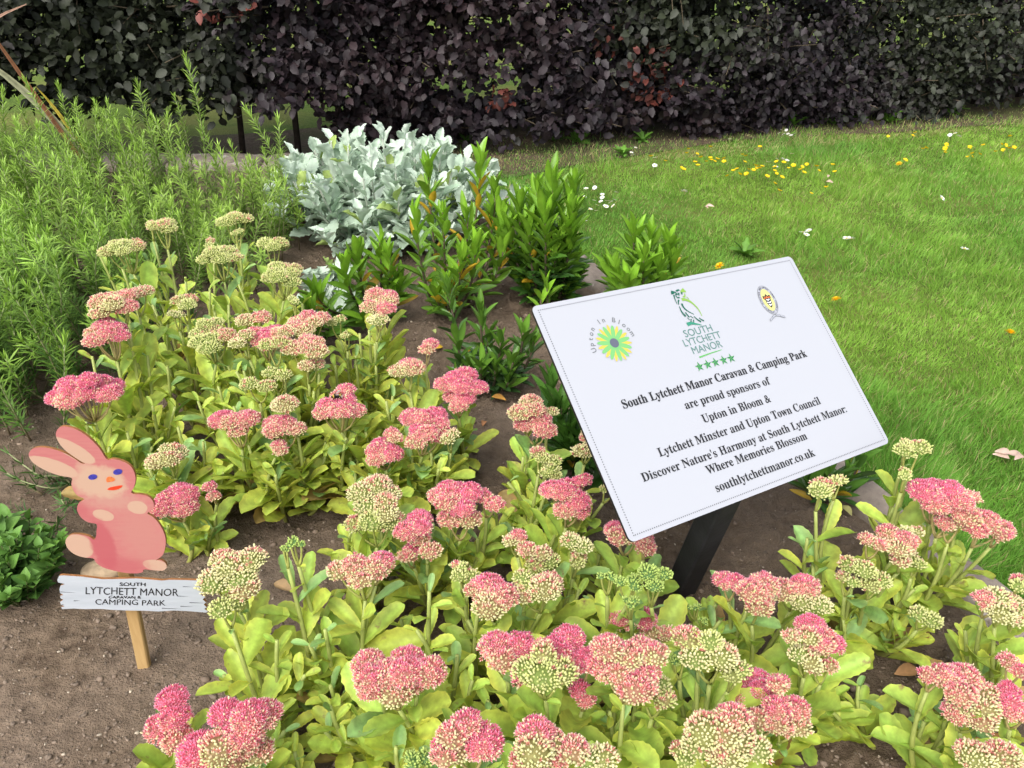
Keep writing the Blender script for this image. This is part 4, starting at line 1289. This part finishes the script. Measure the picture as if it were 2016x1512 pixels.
polyobj('underline_stroke', [(brush([(.458, .381), (.50, .376), (.548, .373)], 6, 2), .0006, 0)], [M_MG], panel)
for u in (.443, .474, .504, .536, .566):
    c0 = (u * BW, -.421 * BH)
    st_ = [(c0[0] + (.0098 if k % 2 == 0 else .0040) * sin(k * pi / 5), c0[1] + (.0098 if k % 2 == 0 else .0040) * cos(k * pi / 5)) for k in range(10)]
    pl = [(st_, .0006, 0)]
    for k in range(0, 10, 2):
        pl.append(([st_[k], st_[(k + 1) % 10], c0], .0007, 1))
    polyobj('star', pl, [M_MG, M_DG], panel)
# oval crest with flames over a banded shield and a ribbon
qx, qy = .811 * BW, -.196 * BH
A_, B_ = .0205, .0315
cr = [(ell(qx, qy, A_, B_), .0006, 0), (ell(qx, qy, A_ - .0009, B_ - .0009), .0007, 1), (ell(qx, qy, A_ * .70, B_ * .78), .0008, 0), (ell(qx, qy, A_ * .66, B_ * .755), .0009, 2)]
for dx, rot, L in ((-.0062, .55, .0070), (.0, 0, .0085), (.0062, -.55, .0070)):
    bx, by = qx + dx * .7, qy + .0060
    def flame(sc):
        p = []
        for t in np.linspace(0, 1, 9):
            w = .0030 * sc * sin(pi * min(1, t ** .7)) * (1 if t < .98 else 0)
            p.append((w, t * L * sc))
        p += [(-x, y) for x, y in p[::-1]]
        return [(bx + x * cos(rot) - y * sin(rot), by + x * sin(rot) + y * cos(rot) - .004) for x, y in p]
    cr += [(flame(1.35), .0010, 3), (flame(.85), .0011, 4)]
shield = [(-.0070, .0035), (.0070, .0035), (.0066, -.006), (.004, -.013), (0, -.0175), (-.004, -.013), (-.0066, -.006)]
cr.append(([(qx + x, qy + y) for x, y in shield], .0012, 3))
for yy, ww in ((.0012, .0042), (-.0045, .0052), (-.0100, .0038)):
    cr.append(([(qx - ww, qy + yy + .0012), (qx, qy + yy - .0006), (qx + ww, qy + yy + .0012), (qx + ww, qy + yy - .0012), (qx, qy + yy - .0032), (qx - ww, qy + yy - .0012)], .0013, 5))
rb = [(-.020, -.037), (-.010, -.0335), (0, -.0325), (.010, -.0335), (.020, -.037), (.024, -.034), (.028, -.042), (.019, -.042), (.010, -.0395), (0, -.038), (-.010, -.0395), (-.019, -.042), (-.028, -.042), (-.024, -.034)]
for x0, y0, x1, y1, hh in ((-.011, -.0365, 0, -.0335, .0045), (0, -.0335, .011, -.0365, .0045), (-.020, -.0415, -.010, -.0370, .0045), (.010, -.0370, .020, -.0415, .0045)):
    cr.append(([(qx + x0, qy + y0 + hh / 2), (qx + x1, qy + y1 + hh / 2), (qx + x1, qy + y1 - hh / 2), (qx + x0, qy + y0 - hh / 2)], .0006 + .00004 * len(cr), 0))
    g_ = hh / 2 - .0008
    cr.append(([(qx + x0 + .0008, qy + y0 + g_), (qx + x1 - .0008, qy + y1 + g_), (qx + x1 - .0008, qy + y1 - g_), (qx + x0 + .0008, qy + y0 - g_)], .0006 + .00004 * len(cr), 1))
polyobj('crest_emblem', cr, [M_INKG, M_SG, M_PY, M_INK, M_OR, ink('white_ink', (.8, .8, .8))], panel)
arc_text('emblem_lettering', RING, gRING, qx, qy, A_ * .77, B_ * .81, -95, 260, .0036, M_INK, .0012)

# ------------------------------------------------------------ rabbit sign
RY = P(275, 1312, 0)
rab = empty('rabbit_sign', (RY[0], RY[1], 0), 'pink painted wooden rabbit on a stake with a white name board below', 'sign')
ro = np.array(rab.location)
def z8(x, y, Yp=None):                       # a traced spot -> the sign's own upright plane
    p = PY(40 + x / 3.877, 830 + y / 3.877, RY[1] - .022 if Yp is None else Yp)
    return (p[0] - ro[0], p[2])
FR = Matrix(((1, 0, 0, 0), (0, 0, -1, 0), (0, 1, 0, 0), (0, 0, 0, 1)))     # plane x,y -> upright x,z facing the viewer
def smooth_poly(pts, n=4):
    p = np.array(pts)
    out = []
    L = len(p)
    for k in range(L):
        a, b_, c, d = p[k - 1], p[k], p[(k + 1) % L], p[(k + 2) % L]
        for t in np.arange(n) / n:
            out.append(.5 * (2 * b_ + (c - a) * t + (2 * a - 5 * b_ + 4 * c - d) * t ** 2 + (3 * b_ - a - 3 * c + d) * t ** 3))
    return [tuple(x) for x in out]
OUT = [(655, 295), (600, 212), (520, 130), (430, 70), (350, 45), (300, 48), (270, 80), (268, 118), (288, 165), (332, 220), (400, 272), (462, 312), (490, 325), (462, 325), (420, 297), (340, 250), (240, 215), (150, 203), (90, 213), (60, 248),
       (66, 288), (110, 335), (200, 385), (300, 420), (387, 437), (384, 480), (400, 530), (432, 572), (484, 598), (445, 625), (428, 665), (437, 705), (470, 750), (520, 777), (577, 790), (577, 840), (574, 880), (558, 908), (520, 885), (450, 868),
       (385, 870), (346, 900), (341, 938), (365, 985), (420, 1025), (490, 1045), (552, 1052), (575, 1085), (620, 1117), (700, 1143), (800, 1162), (880, 1166), (930, 1156), (938, 1136), (1000, 1141), (1080, 1145), (1113, 1120), (1102, 1085),
       (1062, 1062), (1032, 1066), (1080, 1030), (1102, 970), (1105, 900), (1085, 838), (1047, 775), (1005, 732), (964, 706), (1000, 682), (1016, 645), (1002, 605), (965, 575), (910, 562), (865, 560), (842, 545), (862, 510), (875, 460), (870, 408),
       (845, 355), (800, 320), (740, 298), (695, 292)]

def paint_mat():
    m, nt, b, out = mat_base('painted_rabbit')
    oc = objcoord(nt)
    ns = noise_node(nt, 90, 4, oc)
    st_n = nt.nodes.new('ShaderNodeTexNoise')
    mp = nt.nodes.new('ShaderNodeMapping')
    mp.inputs['Scale'].default_value = (30, 240, 30)
    nt.links.new(oc, mp.inputs[0])
    nt.links.new(mp.outputs[0], st_n.inputs['Vector'])
    st_n.inputs['Scale'].default_value = 1
    PK, PE, DKP, SAL = (.46, .150, .150), (.51, .325, .24), (.42, .095, .11), (.47, .20, .175)
    c = mixc(nt, maprange(nt, st_n.outputs['Fac'], .35, .7), PK, (.48, .175, .165))
    blobs = [(930, 860, 190, 230, 0, .6, SAL, .8), (700, 610, 210, 62, 0, .6, (.48, .25, .205), .8), (590, 470, 200, 112, -10, .28, PE, 1), (660, 470, 130, 110, 0, .3, PE, 1), (520, 370, 90, 50, 20, .5, PE, .8),
             (238, 352, 190, 62, 23, .06, PE, 1), (400, 228, 175, 58, 41, .06, PE, 1), (155, 300, 40, 22, 10, .1, PE, .6), (630, 722, 78, 42, 14, .06, PE, 1), (890, 662, 74, 50, -5, .06, PE, 1), (440, 960, 112, 92, 25, .06, PE, 1), (1030, 1105, 96, 42, 10, .06, PE, 1),
             (628, 950, 92, 190, 2, .2, DKP, .85), (760, 1105, 200, 60, 5, .5, DKP, .6), (470, 690, 50, 60, 0, .5, DKP, .5)]
    for x, y, rx, ry, ang, soft, col, k in blobs:
        cx, cy = z8(x, y)
        ex_, _q = z8(x + rx, y)
        _q, ey_ = z8(x, y + ry)
        mpn = nt.nodes.new('ShaderNodeMapping')
        mpn.vector_type = 'TEXTURE'
        mpn.inputs['Location'].default_value = (cx, cy, 0)
        mpn.inputs['Rotation'].default_value = (0, 0, -radians(ang))
        mpn.inputs['Scale'].default_value = (abs(ex_ - cx), abs(ey_ - cy), 1)
        nt.links.new(oc, mpn.inputs[0])
        ln = nt.nodes.new('ShaderNodeVectorMath')
        ln.operation = 'LENGTH'
        nt.links.new(mpn.outputs[0], ln.inputs[0])
        ad = nt.nodes.new('ShaderNodeMath')
        ad.operation = 'ADD'
        nt.links.new(ln.outputs['Value'], ad.inputs[0])
        nt.links.new(maprange(nt, ns, .25, .75, -soft * .6, soft * .6), ad.inputs[1])
        c = mixc(nt, maprange(nt, ad.outputs[0], 1 - soft, 1 + soft, k, 0, True), c, col)
    nt.links.new(c, b.inputs['Base Color'])
    b.inputs['Roughness'].default_value = .5
    b.inputs['Specular IOR Level'].default_value = .3
    bump(nt, b, st_n.outputs['Fac'], .15, .001)
    return m

def wood_mat(name, c0, c1, sc_=(60, 60, 6)):
    m, nt, b, out = mat_base(name)
    mp = nt.nodes.new('ShaderNodeMapping')
    mp.inputs['Scale'].default_value = sc_
    nt.links.new(objcoord(nt), mp.inputs[0])
    n = noise_node(nt, 1.5, 5, mp.outputs[0], .6)
    nt.links.new(mixc(nt, maprange(nt, n, .3, .7), c0, c1), b.inputs['Base Color'])
    b.inputs['Roughness'].default_value = .75
    bump(nt, b, n, .4, .002)
    return m
M_WOOD = wood_mat('raw_timber', (.36, .21, .075), (.50, .33, .14))
M_EDGE = plain('burnt_plywood_edge', (.26, .11, .035), .7, .3, 0, 60, .3)
fr = FR.copy()
fr.translation = (0, -.020, 0)
cut = polyobj('rabbit_cutout', [(smooth_poly([z8(x, y) for x, y in OUT], 3), 0, 0)], [paint_mat(), M_EDGE], rab, thick=.004, frame=fr)
rimw = smooth_poly([z8(x, y) for x, y in OUT], 3)
def zell(x, y, rx, ry, ang):
    a = radians(ang)
    return [z8(x + rx * cos(t) * cos(a) - ry * sin(t) * sin(a), y + rx * cos(t) * sin(a) + ry * sin(t) * cos(a)) for t in np.arange(22) / 22 * 2 * pi]
M_BLUE, M_ORN, M_RED = plain('blue_paint', (.045, .04, .30), .45, .4, 0, 300, .4), plain('orange_paint', (.70, .17, .05), .5, .3, 0, 200, .35), plain('red_orange_paint', (.72, .045, .012), .45, .4, 0, 200, .2)
polyobj('eye', [(zell(549, 428, 35, 21, -8), .0005, 0)], [M_BLUE], cut)
polyobj('eye', [(zell(740, 389, 36, 22, -10), .0005, 0)], [M_BLUE], cut)
polyobj('nose', [([z8(*p) for p in smooth_poly([(652, 446), (660, 430), (680, 424), (700, 430), (718, 442), (712, 458), (685, 464), (658, 468)], 3)], .0005, 0)], [M_ORN], cut)
polyobj('mouth', [([z8(*p) for p in smooth_poly([(662, 520), (680, 508), (715, 500), (770, 491), (772, 503), (740, 522), (700, 529), (668, 527)], 3)], .0005, 0)], [M_RED], cut)
# name board
fb = FR.copy()
fb.translation = (0, -.027, 0)
PLK = [(308, 1160), (330, 1156), (480, 1166), (560, 1176), (640, 1186), (760, 1184), (900, 1180), (1000, 1188), (1090, 1196), (1150, 1190), (1260, 1192), (1370, 1196), (1390, 1220), (1372, 1238), (1405, 1262), (1418, 1290), (1385, 1306), (1420, 1318), (1400, 1340), (1425, 1362), (1408, 1378),
       (1430, 1400), (1412, 1412), (1440, 1430), (1425, 1440), (1300, 1430), (1180, 1424), (1060, 1432), (960, 1426), (820, 1424), (720, 1420), (620, 1412), (500, 1414), (420, 1410), (330, 1414), (324, 1398), (350, 1392), (320, 1378), (316, 1358), (340, 1342), (318, 1330),
       (316, 1312), (340, 1306), (316, 1290), (310, 1262), (318, 1236), (352, 1222), (300, 1210), (294, 1192)]
M_WPAINT = wood_mat('white_painted_board', (.40, .43, .475), (.46, .485, .53), (8, 60, 60))
plank = polyobj('name_board', [([z8(x, y) for x, y in PLK], 0, 0)], [M_WPAINT, M_EDGE], rab, thick=.004, frame=fb)
CR = [((318, 1280), (440, 1288)), ((322, 1222), (356, 1220)), ((330, 1376), (350, 1374)), ((1250, 1240), (1335, 1243)), ((1215, 1312), (1300, 1316)), ((1300, 1362), (1425, 1366)), ((1230, 1390), (1330, 1394)), ((1090, 1404), (1250, 1412)), ((1375, 1270), (1410, 1285)), ((420, 1348), (470, 1346)), ((820, 1230), (760, 1228))]
polyobj('painted_crack', [([z8(a[0], a[1] - 1.5), z8(b_[0], b_[1]), z8(a[0], a[1] + 2.5)], .0005 + .00002 * k, 0) for k, (a, b_) in enumerate(CR)], [M_INK], plank)
for (V, F), (xl, yl, xr, yr, ch) in zip(gRAB, [(770, 1235, 965, 1235, 25), (510, 1296, 1215, 1313, 55), (686, 1329, 930, 1332, 19), (584, 1375, 1116, 1386, 41)]):
    V = V.copy()
    x0, x1 = V[:, 0].min(), V[:, 0].max()
    V2 = []
    for x, y in V:
        t = (x - x0) / (x1 - x0)
        wob = 2.2 * sin(t * 31 + xl)
        V2.append(z8(xl + (xr - xl) * t + y * ch * .03, yl + (yr - yl) * t + wob - y / capS * ch))
    flat('lettering', V2, F, M_INK, plank, .0006, .0003 if ch < 30 else 0)
mb = MB()
t0, t1 = np.array(z8(862, 1150, RY[1])), np.array(z8(912, 1868, RY[1]))
for s0, s1 in ((0, 1),):
    w, d = .0108, .006
    bt, tp = np.array([t1[0], 0, -.08]), np.array([t0[0], 0, t0[1] + .12])
    bev = [(-w, -d + .002), (-w + .002, -d), (w - .002, -d), (w, -d + .002), (w, d - .002), (w - .002, d), (-w + .002, d), (-w, d - .002)]
    V = [bt + np.array([x, y, 0]) for x, y in bev] + [tp + np.array([x, y, 0]) for x, y in bev]
    mb.add(np.array(V) + ro, np.array([[8, 9, 10], [8, 10, 11], [8, 11, 12], [8, 12, 13], [8, 13, 14], [8, 14, 15]]), np.array([[k, (k + 1) % 8, 8 + (k + 1) % 8, 8 + k] for k in range(8)]))
mb.build('stake', M_WOOD, rab, ro, smooth=False)

# ------------------------------------------------------------ bumblebee
hb = P(665, 790, .29)
hb[2] += .012
bee = empty('bumblebee', hb, 'black and yellow bumblebee feeding on a pink sedum head', 'bee')
bb = MB()
sv, _, sq, _ = sphere_tpl(12, 9)
def beeblob(c, r, colf):
    V = sv * np.array(r)
    bb.add(V + hb + np.array(c), None, sq, np.array([colf(v) for v in sv]))
BK, YE, WH = (.012, .010, .008), (.50, .36, .06), (.6, .55, .42)
beeblob((.0045, 0, 0), (.0075, .0052, .0052), lambda v: WH if v[0] > .72 else (YE if .1 < v[0] < .42 else BK))
beeblob((-.0045, 0, .0005), (.0048, .0046, .0046), lambda v: YE if v[0] < -.35 else BK)
beeblob((-.0100, 0, -.0012), (.0026, .0028, .0028), lambda v: BK)
M_BEE = leaf_mat('bee_fur', .8, 0, .2, .3, 900)
bb.build('body', M_BEE, bee, hb)
wing = leaf_tpl(5, lambda t: .02 + .20 * sin(pi * min(1, t ** 1.2)), [-1, 0, 1], 0, .05, .05)
for sy in (1, -1):
    wm = MB()
    wm.inst(wing, hb[None] + np.array([[-.003, .002 * sy, .005]]), frames(np.array([[.75, .6 * sy, .35]]), np.array([[0, 0, 1.]])), np.array([.013]), np.array([[.35, .30, .28]]))
    wm.build('wing', M_PETAL, bee, hb)
for sx in (-.006, -.003, .001):
    for sy in (1, -1):
        lg = MB()
        lg.tube(curve(hb + np.array([sx, .003 * sy, -.003]), hb + np.array([sx * 1.3, .009 * sy, -.009]), 4, (0, .003 * sy, .003)), .0006, 5, BK)
        lg.build('leg', M_BEE, bee, hb)

# ------------------------------------------------------------ flowers on the lawn
def flower_mesh(kind):
    mb = MB()
    if kind == 'buttercup':
        n, R_, H_, col, cc, r0 = 5, .0108, .006, (.85, .58, .01), (.55, .40, .02), .0035
        pet = leaf_tpl(3, lambda t: .10 + .45 * sin(pi * min(1, .1 + t * .75)), [-1, 0, 1], 0, .2, -.30)
    elif kind == 'daisy':
        n, R_, H_, col, cc, r0 = 20, .0108, .0, (.86, .85, .83), (.75, .55, .03), .0042
        pet = leaf_tpl(3, lambda t: .10 + .06 * sin(pi * t), [-1, 0, 1], 0, .05, -.08)
    elif kind == 'white_weed':
        n, R_, H_, col, cc, r0 = 8, .011, .0, (.72, .70, .66), (.5, .5, .3), .003
        pet = leaf_tpl(3, lambda t: .10 + .22 * sin(pi * t), [-1, 0, 1], 0, .05, .08)
    else:
        n, R_, H_, col, cc, r0 = 60, .0175, .0, (.85, .55, .012), (.80, .42, .01), .006
        pet = leaf_tpl(3, lambda t: .06 + .05 * sin(pi * t), [-1, 0, 1], 0, .05, .04)
    a = np.arange(n) * (2 * pi / n if n < 30 else 2.39996)
    el = np.full(n, .12) if n < 30 else np.linspace(1.2, .05, n)
    el = el + N(0, .08, n)
    d = np.stack([np.cos(a) * np.cos(el), np.sin(a) * np.cos(el), np.sin(el)], -1)
    L = np.full(n, R_) if n < 30 else R_ * np.linspace(.55, 1, n)
    mb.inst(pet, d * r0 * .5, frames(d, np.array([0, 0, 1.]) + N(0, .05, (n, 3))), L, np.tile(np.array(col), (n, 1)) * U(.92, 1.05, (n, 1)))
    v, _, q, _ = sphere_tpl(8, 4, True)
    mb.add(v * np.array([r0, r0, r0 * .7]), None, q, cc)
    mb.tube(curve((0, 0, -.055), (0, 0, 0), 4, (.004, 0, 0)), .0011, 5, (.14, .26, .04))
    return mb.build(kind, M_PETAL)
def scatter(kind, spots_, h, label, cat, group, sc=(.8, 1.15), tilt=.22):
    proto = flower_mesh(kind)
    for k, (x, y) in enumerate(spots_):
        o = proto if k == 0 else proto.copy()
        if k:
            COL.objects.link(o)
        p = P(x, y, LAWN_Z + h)
        o.location = tuple(p)
        o.scale = (U(*sc),) * 3
        o.rotation_euler = (.35 + N(0, tilt), N(0, tilt), U(0, 6))
        tag(o, label(x, y) if callable(label) else label, cat, group)
z3 = lambda s: [(1344 + float(a.split(',')[0]) / 3, float(a.split(',')[1]) / 3) for a in s.split()]
z2 = lambda s: [(672 + float(a.split(',')[0]) / 3, float(a.split(',')[1]) / 3) for a in s.split()]
BUT1 = z3('34,881 24,906 85,911 163,869 107,931 73,960 90,978 140,955 163,935 168,947 190,955 205,941 244,937 244,957 353,914 372,922 367,958 456,869 8,1002 300,1010 321,1000 336,1030 390,1001 377,1030 263,1040 420,1007 433,980 433,994 454,995 469,985 498,1043 545,988 543,1011 554,1027 555,957 585,1049 545,1085 571,1127 597,962 626,995 654,980 706,987 716,1021 733,973 792,983 805,1010 886,975 897,1017 848,1107 759,1144 697,1003') + z2('1828,924 1915,952 2010,997')
BUT2 = z3('1213,807 1358,803 1374,784 1422,880 1437,875 1550,878 1558,855 1551,902 1314,948 1695,871 1711,908 1684,928 1711,927 1754,911 1775,858 1847,896 1883,853 1892,888 1907,859 1926,876 1932,806 1956,874')
scatter('buttercup', BUT1, .056, 'yellow buttercup flower in the dense patch in the middle of the lawn', 'buttercup', 'buttercups in the middle patch')
scatter('buttercup', BUT2, .056, 'yellow buttercup flower in the looser patch at the right side of the lawn', 'buttercup', 'buttercups in the right patch')
DA1 = z2('1446,1114 1497,1109 1541,1149 1541,1167 1624,1136 1492,1184 1533,1190 1575,1187 1613,1180 1510,1211 1562,1220 1605,1217 1592,1195 1466,1236 1506,1245 1435,1307 1432,1165')
DA2 = z3('556,941 592,942 617,948 509,958 549,984 645,908')
DA3 = z2('1738,873 1713,902 1720,917 1853,932 1851,978') + z3('277,822')
DA4 = z3('1578,798 1608,789 1632,805')
scatter('daisy', DA1, .050, 'small white daisy in the cluster beside the dense laurel', 'daisy', 'daisies beside the dense laurel')
scatter('daisy', DA2, .05, 'small white daisy among the middle patch of buttercups', 'daisy', 'daisies among the buttercups')
scatter('daisy', DA3, .05, 'small white daisy on the sparse grass between the hedge and laurel', 'daisy', 'daisies near the hedge')
scatter('daisy', DA4, .05, 'small white daisy in the trio at the far right of the lawn', 'daisy', 'daisies at the far right')
ONE = {(8, 1130): 'lone white daisy on the lawn just left below the buttercup patch', (710, 1372): 'left daisy of the open white group on the mid lawn', (745, 1362): 'upper daisy of the open white group on the mid lawn', (730, 1387): 'lowest daisy of the open white group on the mid lawn',
       (970, 1408): 'left daisy of the wide open white pair on the lawn', (995, 1412): 'right daisy of the wide open white pair on the lawn', (1531, 1170): 'lone white daisy in the open lawn below the right buttercups', (1665, 1470): 'ragged white daisy nearest the right edge of the lawn'}
for k, v in ONE.items():
    scatter('daisy', z3('%d,%d' % k), .035, v, 'daisy', 'single daisies on the open lawn', (1.1, 1.4))
scatter('white_weed', z3('570,785 584,766 600,775 612,768 622,790 640,798 655,790 597,790'), .06, 'tiny white weed flower in the tuft at the foot of the hedge', 'weed flower', 'white weed flowers by the hedge')
for x, y, s in ((1646, 590, 'dandelion flower standing on the lawn right of the white sign'), (1417, 524, 'dandelion flower half hidden by the top edge of the white sign'), (1770, 323, 'round dandelion flower beside the right buttercups'), (1988, 656, 'dandelion flower lying low at the right edge of the lawn')):
    scatter('dandelion', [(x, y)], .045, 'yellow ' + s, 'dandelion', 'dandelions', (.85, 1.1))

# ------------------------------------------------------------ weeds near the hedge, fallen leaves, stones
weedl = leaf_tpl(6, lambda t: .02 + .16 * sin(pi * min(1, t ** 1.2)) if t < .999 else .01, [-1, 0, 1], .25, .15, .25, 0, 1.15, 1, .2)
WE = [(1870, 215, .12, 'weed rosette at the hedge foot on the far right'), (1560, 243, .1, 'weed rosette at the hedge foot above the buttercups'), (1640, 240, .1, 'upright weed under the hedge right of the white weed flowers'), (1750, 235, .1, 'spreading weed under the right half of the hedge'),
      (1140, 275, .1, 'leafy weed tuft on bare earth by the hedge, right of centre'), (1090, 272, .08, 'small weed behind the bright laurel by the hedge'), (918, 275, .07, 'green weed sprouting behind the silver mound'), (1265, 272, .08, 'low weed at the hedge foot above the lone daisies'), (1225, 300, .07, 'weed on the worn grass left of the lone daisies'),
      (1465, 497, .075, 'broad leaved weed in the lawn behind the top right of the sign'), (1400, 245, .08, 'little weed under the hanging middle of the hedge'), (1690, 232, .09, 'trailing weed in shade below the hedge')]
for x, y, L, s in WE:
    g = P(x, y + 6, LAWN_Z)
    mb = MB()
    m = 14
    az = np.arange(m) * 2.4
    el = U(.25, 1.15, m)
    d = np.stack([np.cos(az) * np.cos(el), np.sin(az) * np.cos(el), np.sin(el)], -1)
    mb.inst(weedl, np.repeat(g[None], m, 0), frames(d, np.array([0, 0, 1.]) + N(0, .2, (m, 3))), L * U(.6, 1.2, m), np.array([.10, .22, .03]) * U(.8, 1.3, (m, 1)))
    tag(mb.build('weed', M_OREG, None, g), s, 'weed', 'weeds by the hedge')

fallen = leaf_tpl(6, lambda t: .02 + .22 * sin(pi * min(1, t)) if t < .999 else .01, [-1, 0, 1], .03, .3, .25, 0, 1.2, 1, .3)
for x, y, L, col, az, s in ((845, 690, .05, (.50, .32, .03), .5, 'yellow fallen leaf on soil beside the thin laurel twig'), (858, 662, .032, (.34, .40, .14), 2, 'pale green fallen leaf on soil left of the dark laurel'), (968, 785, .04, (.42, .22, .05), -.3, 'orange brown fallen leaf below the dark laurel'),
                            (950, 833, .03, (.35, .17, .08), 1.4, 'small tan fallen leaf on soil right of the magenta sedum'), (690, 617, .05, (.55, .42, .03), .1, 'long yellow fallen leaf beside the salmon sedum head'),
                            (160, 1010, .045, (.16, .09, .04), .3, 'curled dark brown dead leaf on soil left of the rabbit'), (575, 1168, .05, (.40, .27, .14), 2.6, 'tan withered leaf on the soil by the young green bud'), (600, 1275, .06, (.42, .28, .2), .8, 'pinkish brown withered leaf low in the front sedum leaves'),
                            (1675, 1020, .04, (.44, .42, .17), 1.9, 'pale drying leaf leaning on the kerb stone'), (1760, 1330, .05, (.45, .25, .12), .2, 'orange brown dead leaf in the lower right bare soil'), (1920, 1450, .06, (.46, .24, .08), -.3, 'rusty dead leaf under the lower right pink head')):
    g = P(x, y, .012)
    g[2] = gz(g[0], g[1]) + .010
    mb = MB()
    mb.inst(fallen, g[None] - np.array([[0, 0, -.004]]), frames(np.array([[cos(az), sin(az), .12]]), np.array([[.1, -.3, 1.]])), np.array([L]) if L else None, np.array([col]))
    tag(mb.build('fallen_leaf', M_DEAD, None, g), s, 'fallen leaf', 'fallen leaves on the soil')
for x, y, s in ((1995, 900, 'curled pink brown dead leaf on the lawn at the right edge'), (1390, 405, 'brown dead leaf on the lawn left of centre'), (1635, 352, 'pale dry leaf on the lawn below the buttercups')):
    g = P(x, y, LAWN_Z + .035)
    mb = MB()
    for k in range(4 if x > 1900 else 2):
        a = U(0, 6)
        mb.inst(fallen, g[None] + N(0, .008, (1, 3)), frames(np.array([[cos(a), sin(a), .3]]), np.array([[U(-.5, .5), -.5, 1.]])), np.array([.038]), np.array([[.50, .36, .30]]))
    tag(mb.build('dead_leaf', M_DEAD, None, g), s, 'dead leaf', 'dead leaves on the lawn')
g = P(205, 1128, .0)
mb = MB()
rock(mb, (g[0], g[1], gz(g[0], g[1]) + .008), (.085, .05, .035), .2, 3, .8, .01)
tag(mb.build('field_stone', plain('tan_stone', (.42, .31, .20), .85, .2, 0, 60, .25, .5, 150), None, g), 'rough tan stone lying on the soil behind the rabbit board', 'stone')

# pebbles and crumbs lying on the soil: nobody would count them
mb = MB()
n = 15000
y = .6 + 2.6 * U(0, 1, n) ** 1.6
x = U(-1, 1, n) * (y * .6 + .55)
ok = (x < kx(y) - .02) & (x > -2)
x, y = x[ok], y[ok]
z = soil_z(x, y)
sz = np.exp(N(-6.55, .42, len(x)))
sz = np.clip(sz, .0008, .0065)
light = (U(0, 1, len(x)) < .13)[:, None]
col = np.where(light, np.array([.52, .44, .34]), np.array([.22, .168, .125])) * U(.65, 1.2, (len(x), 1))
sz = np.where(light[:, 0], sz * .95, sz * 1.3)
a = U(0, 6, len(x))
Rz = np.stack([np.stack([np.cos(a), -np.sin(a), 0 * a], -1), np.stack([np.sin(a), np.cos(a), 0 * a], -1), np.stack([0 * a, 0 * a, 1 + 0 * a], -1)], 1)
pv, pt_, pq, pc = sphere_tpl(7, 5)
pv = pv * (1 + .25 * N(0, 1, (len(pv), 1)))
mb.inst((pv, pt_, pq, pc), np.stack([x, y, z + sz * .25], -1), Rz, np.stack([sz * U(.8, 1.6, len(x)), sz, sz * U(.5, .9, len(x))], -1), col)
n = 900
y = .75 + 2.3 * U(0, 1, n) ** 1.4
x = U(-1, 1, n) * (y * .6 + .5)
ok = (x < kx(y) - .03) & (vnoise(np.stack([x * 3, y * 3], -1), 88) > .42 - .2 * (x > -.3))
x, y = x[ok], y[ok]
sz = np.clip(np.exp(N(-5.35, .35, len(x))), .0025, .009)
for q_ in range(3):
    pv2 = sphere_tpl(9, 6)[0]
    pv2 = pv2 * (1 + .8 * fbm(pv2 * 2.1 + q_ * 9, 3, 120))[:, None]
    k_ = np.arange(len(x)) % 3 == q_
    a = U(0, 6, k_.sum())
    Rz = np.stack([np.stack([np.cos(a), -np.sin(a), 0 * a], -1), np.stack([np.sin(a), np.cos(a), 0 * a], -1), np.stack([0 * a, 0 * a, 1 + 0 * a], -1)], 1)
    _, t9, q9, c9 = sphere_tpl(9, 6)
    mb.inst((pv2, t9, q9, c9), np.stack([x[k_], y[k_], soil_z(x[k_], y[k_]) + sz[k_] * .15], -1), Rz, np.stack([sz[k_] * 1.2, sz[k_], sz[k_] * .75], -1), np.array([.19, .14, .102]) * U(.75, 1.15, (k_.sum(), 1)))
tag(mb.build('gravel', M_PEB), 'small pebbles and soil crumbs scattered over the flower bed', None, None, 'stuff')
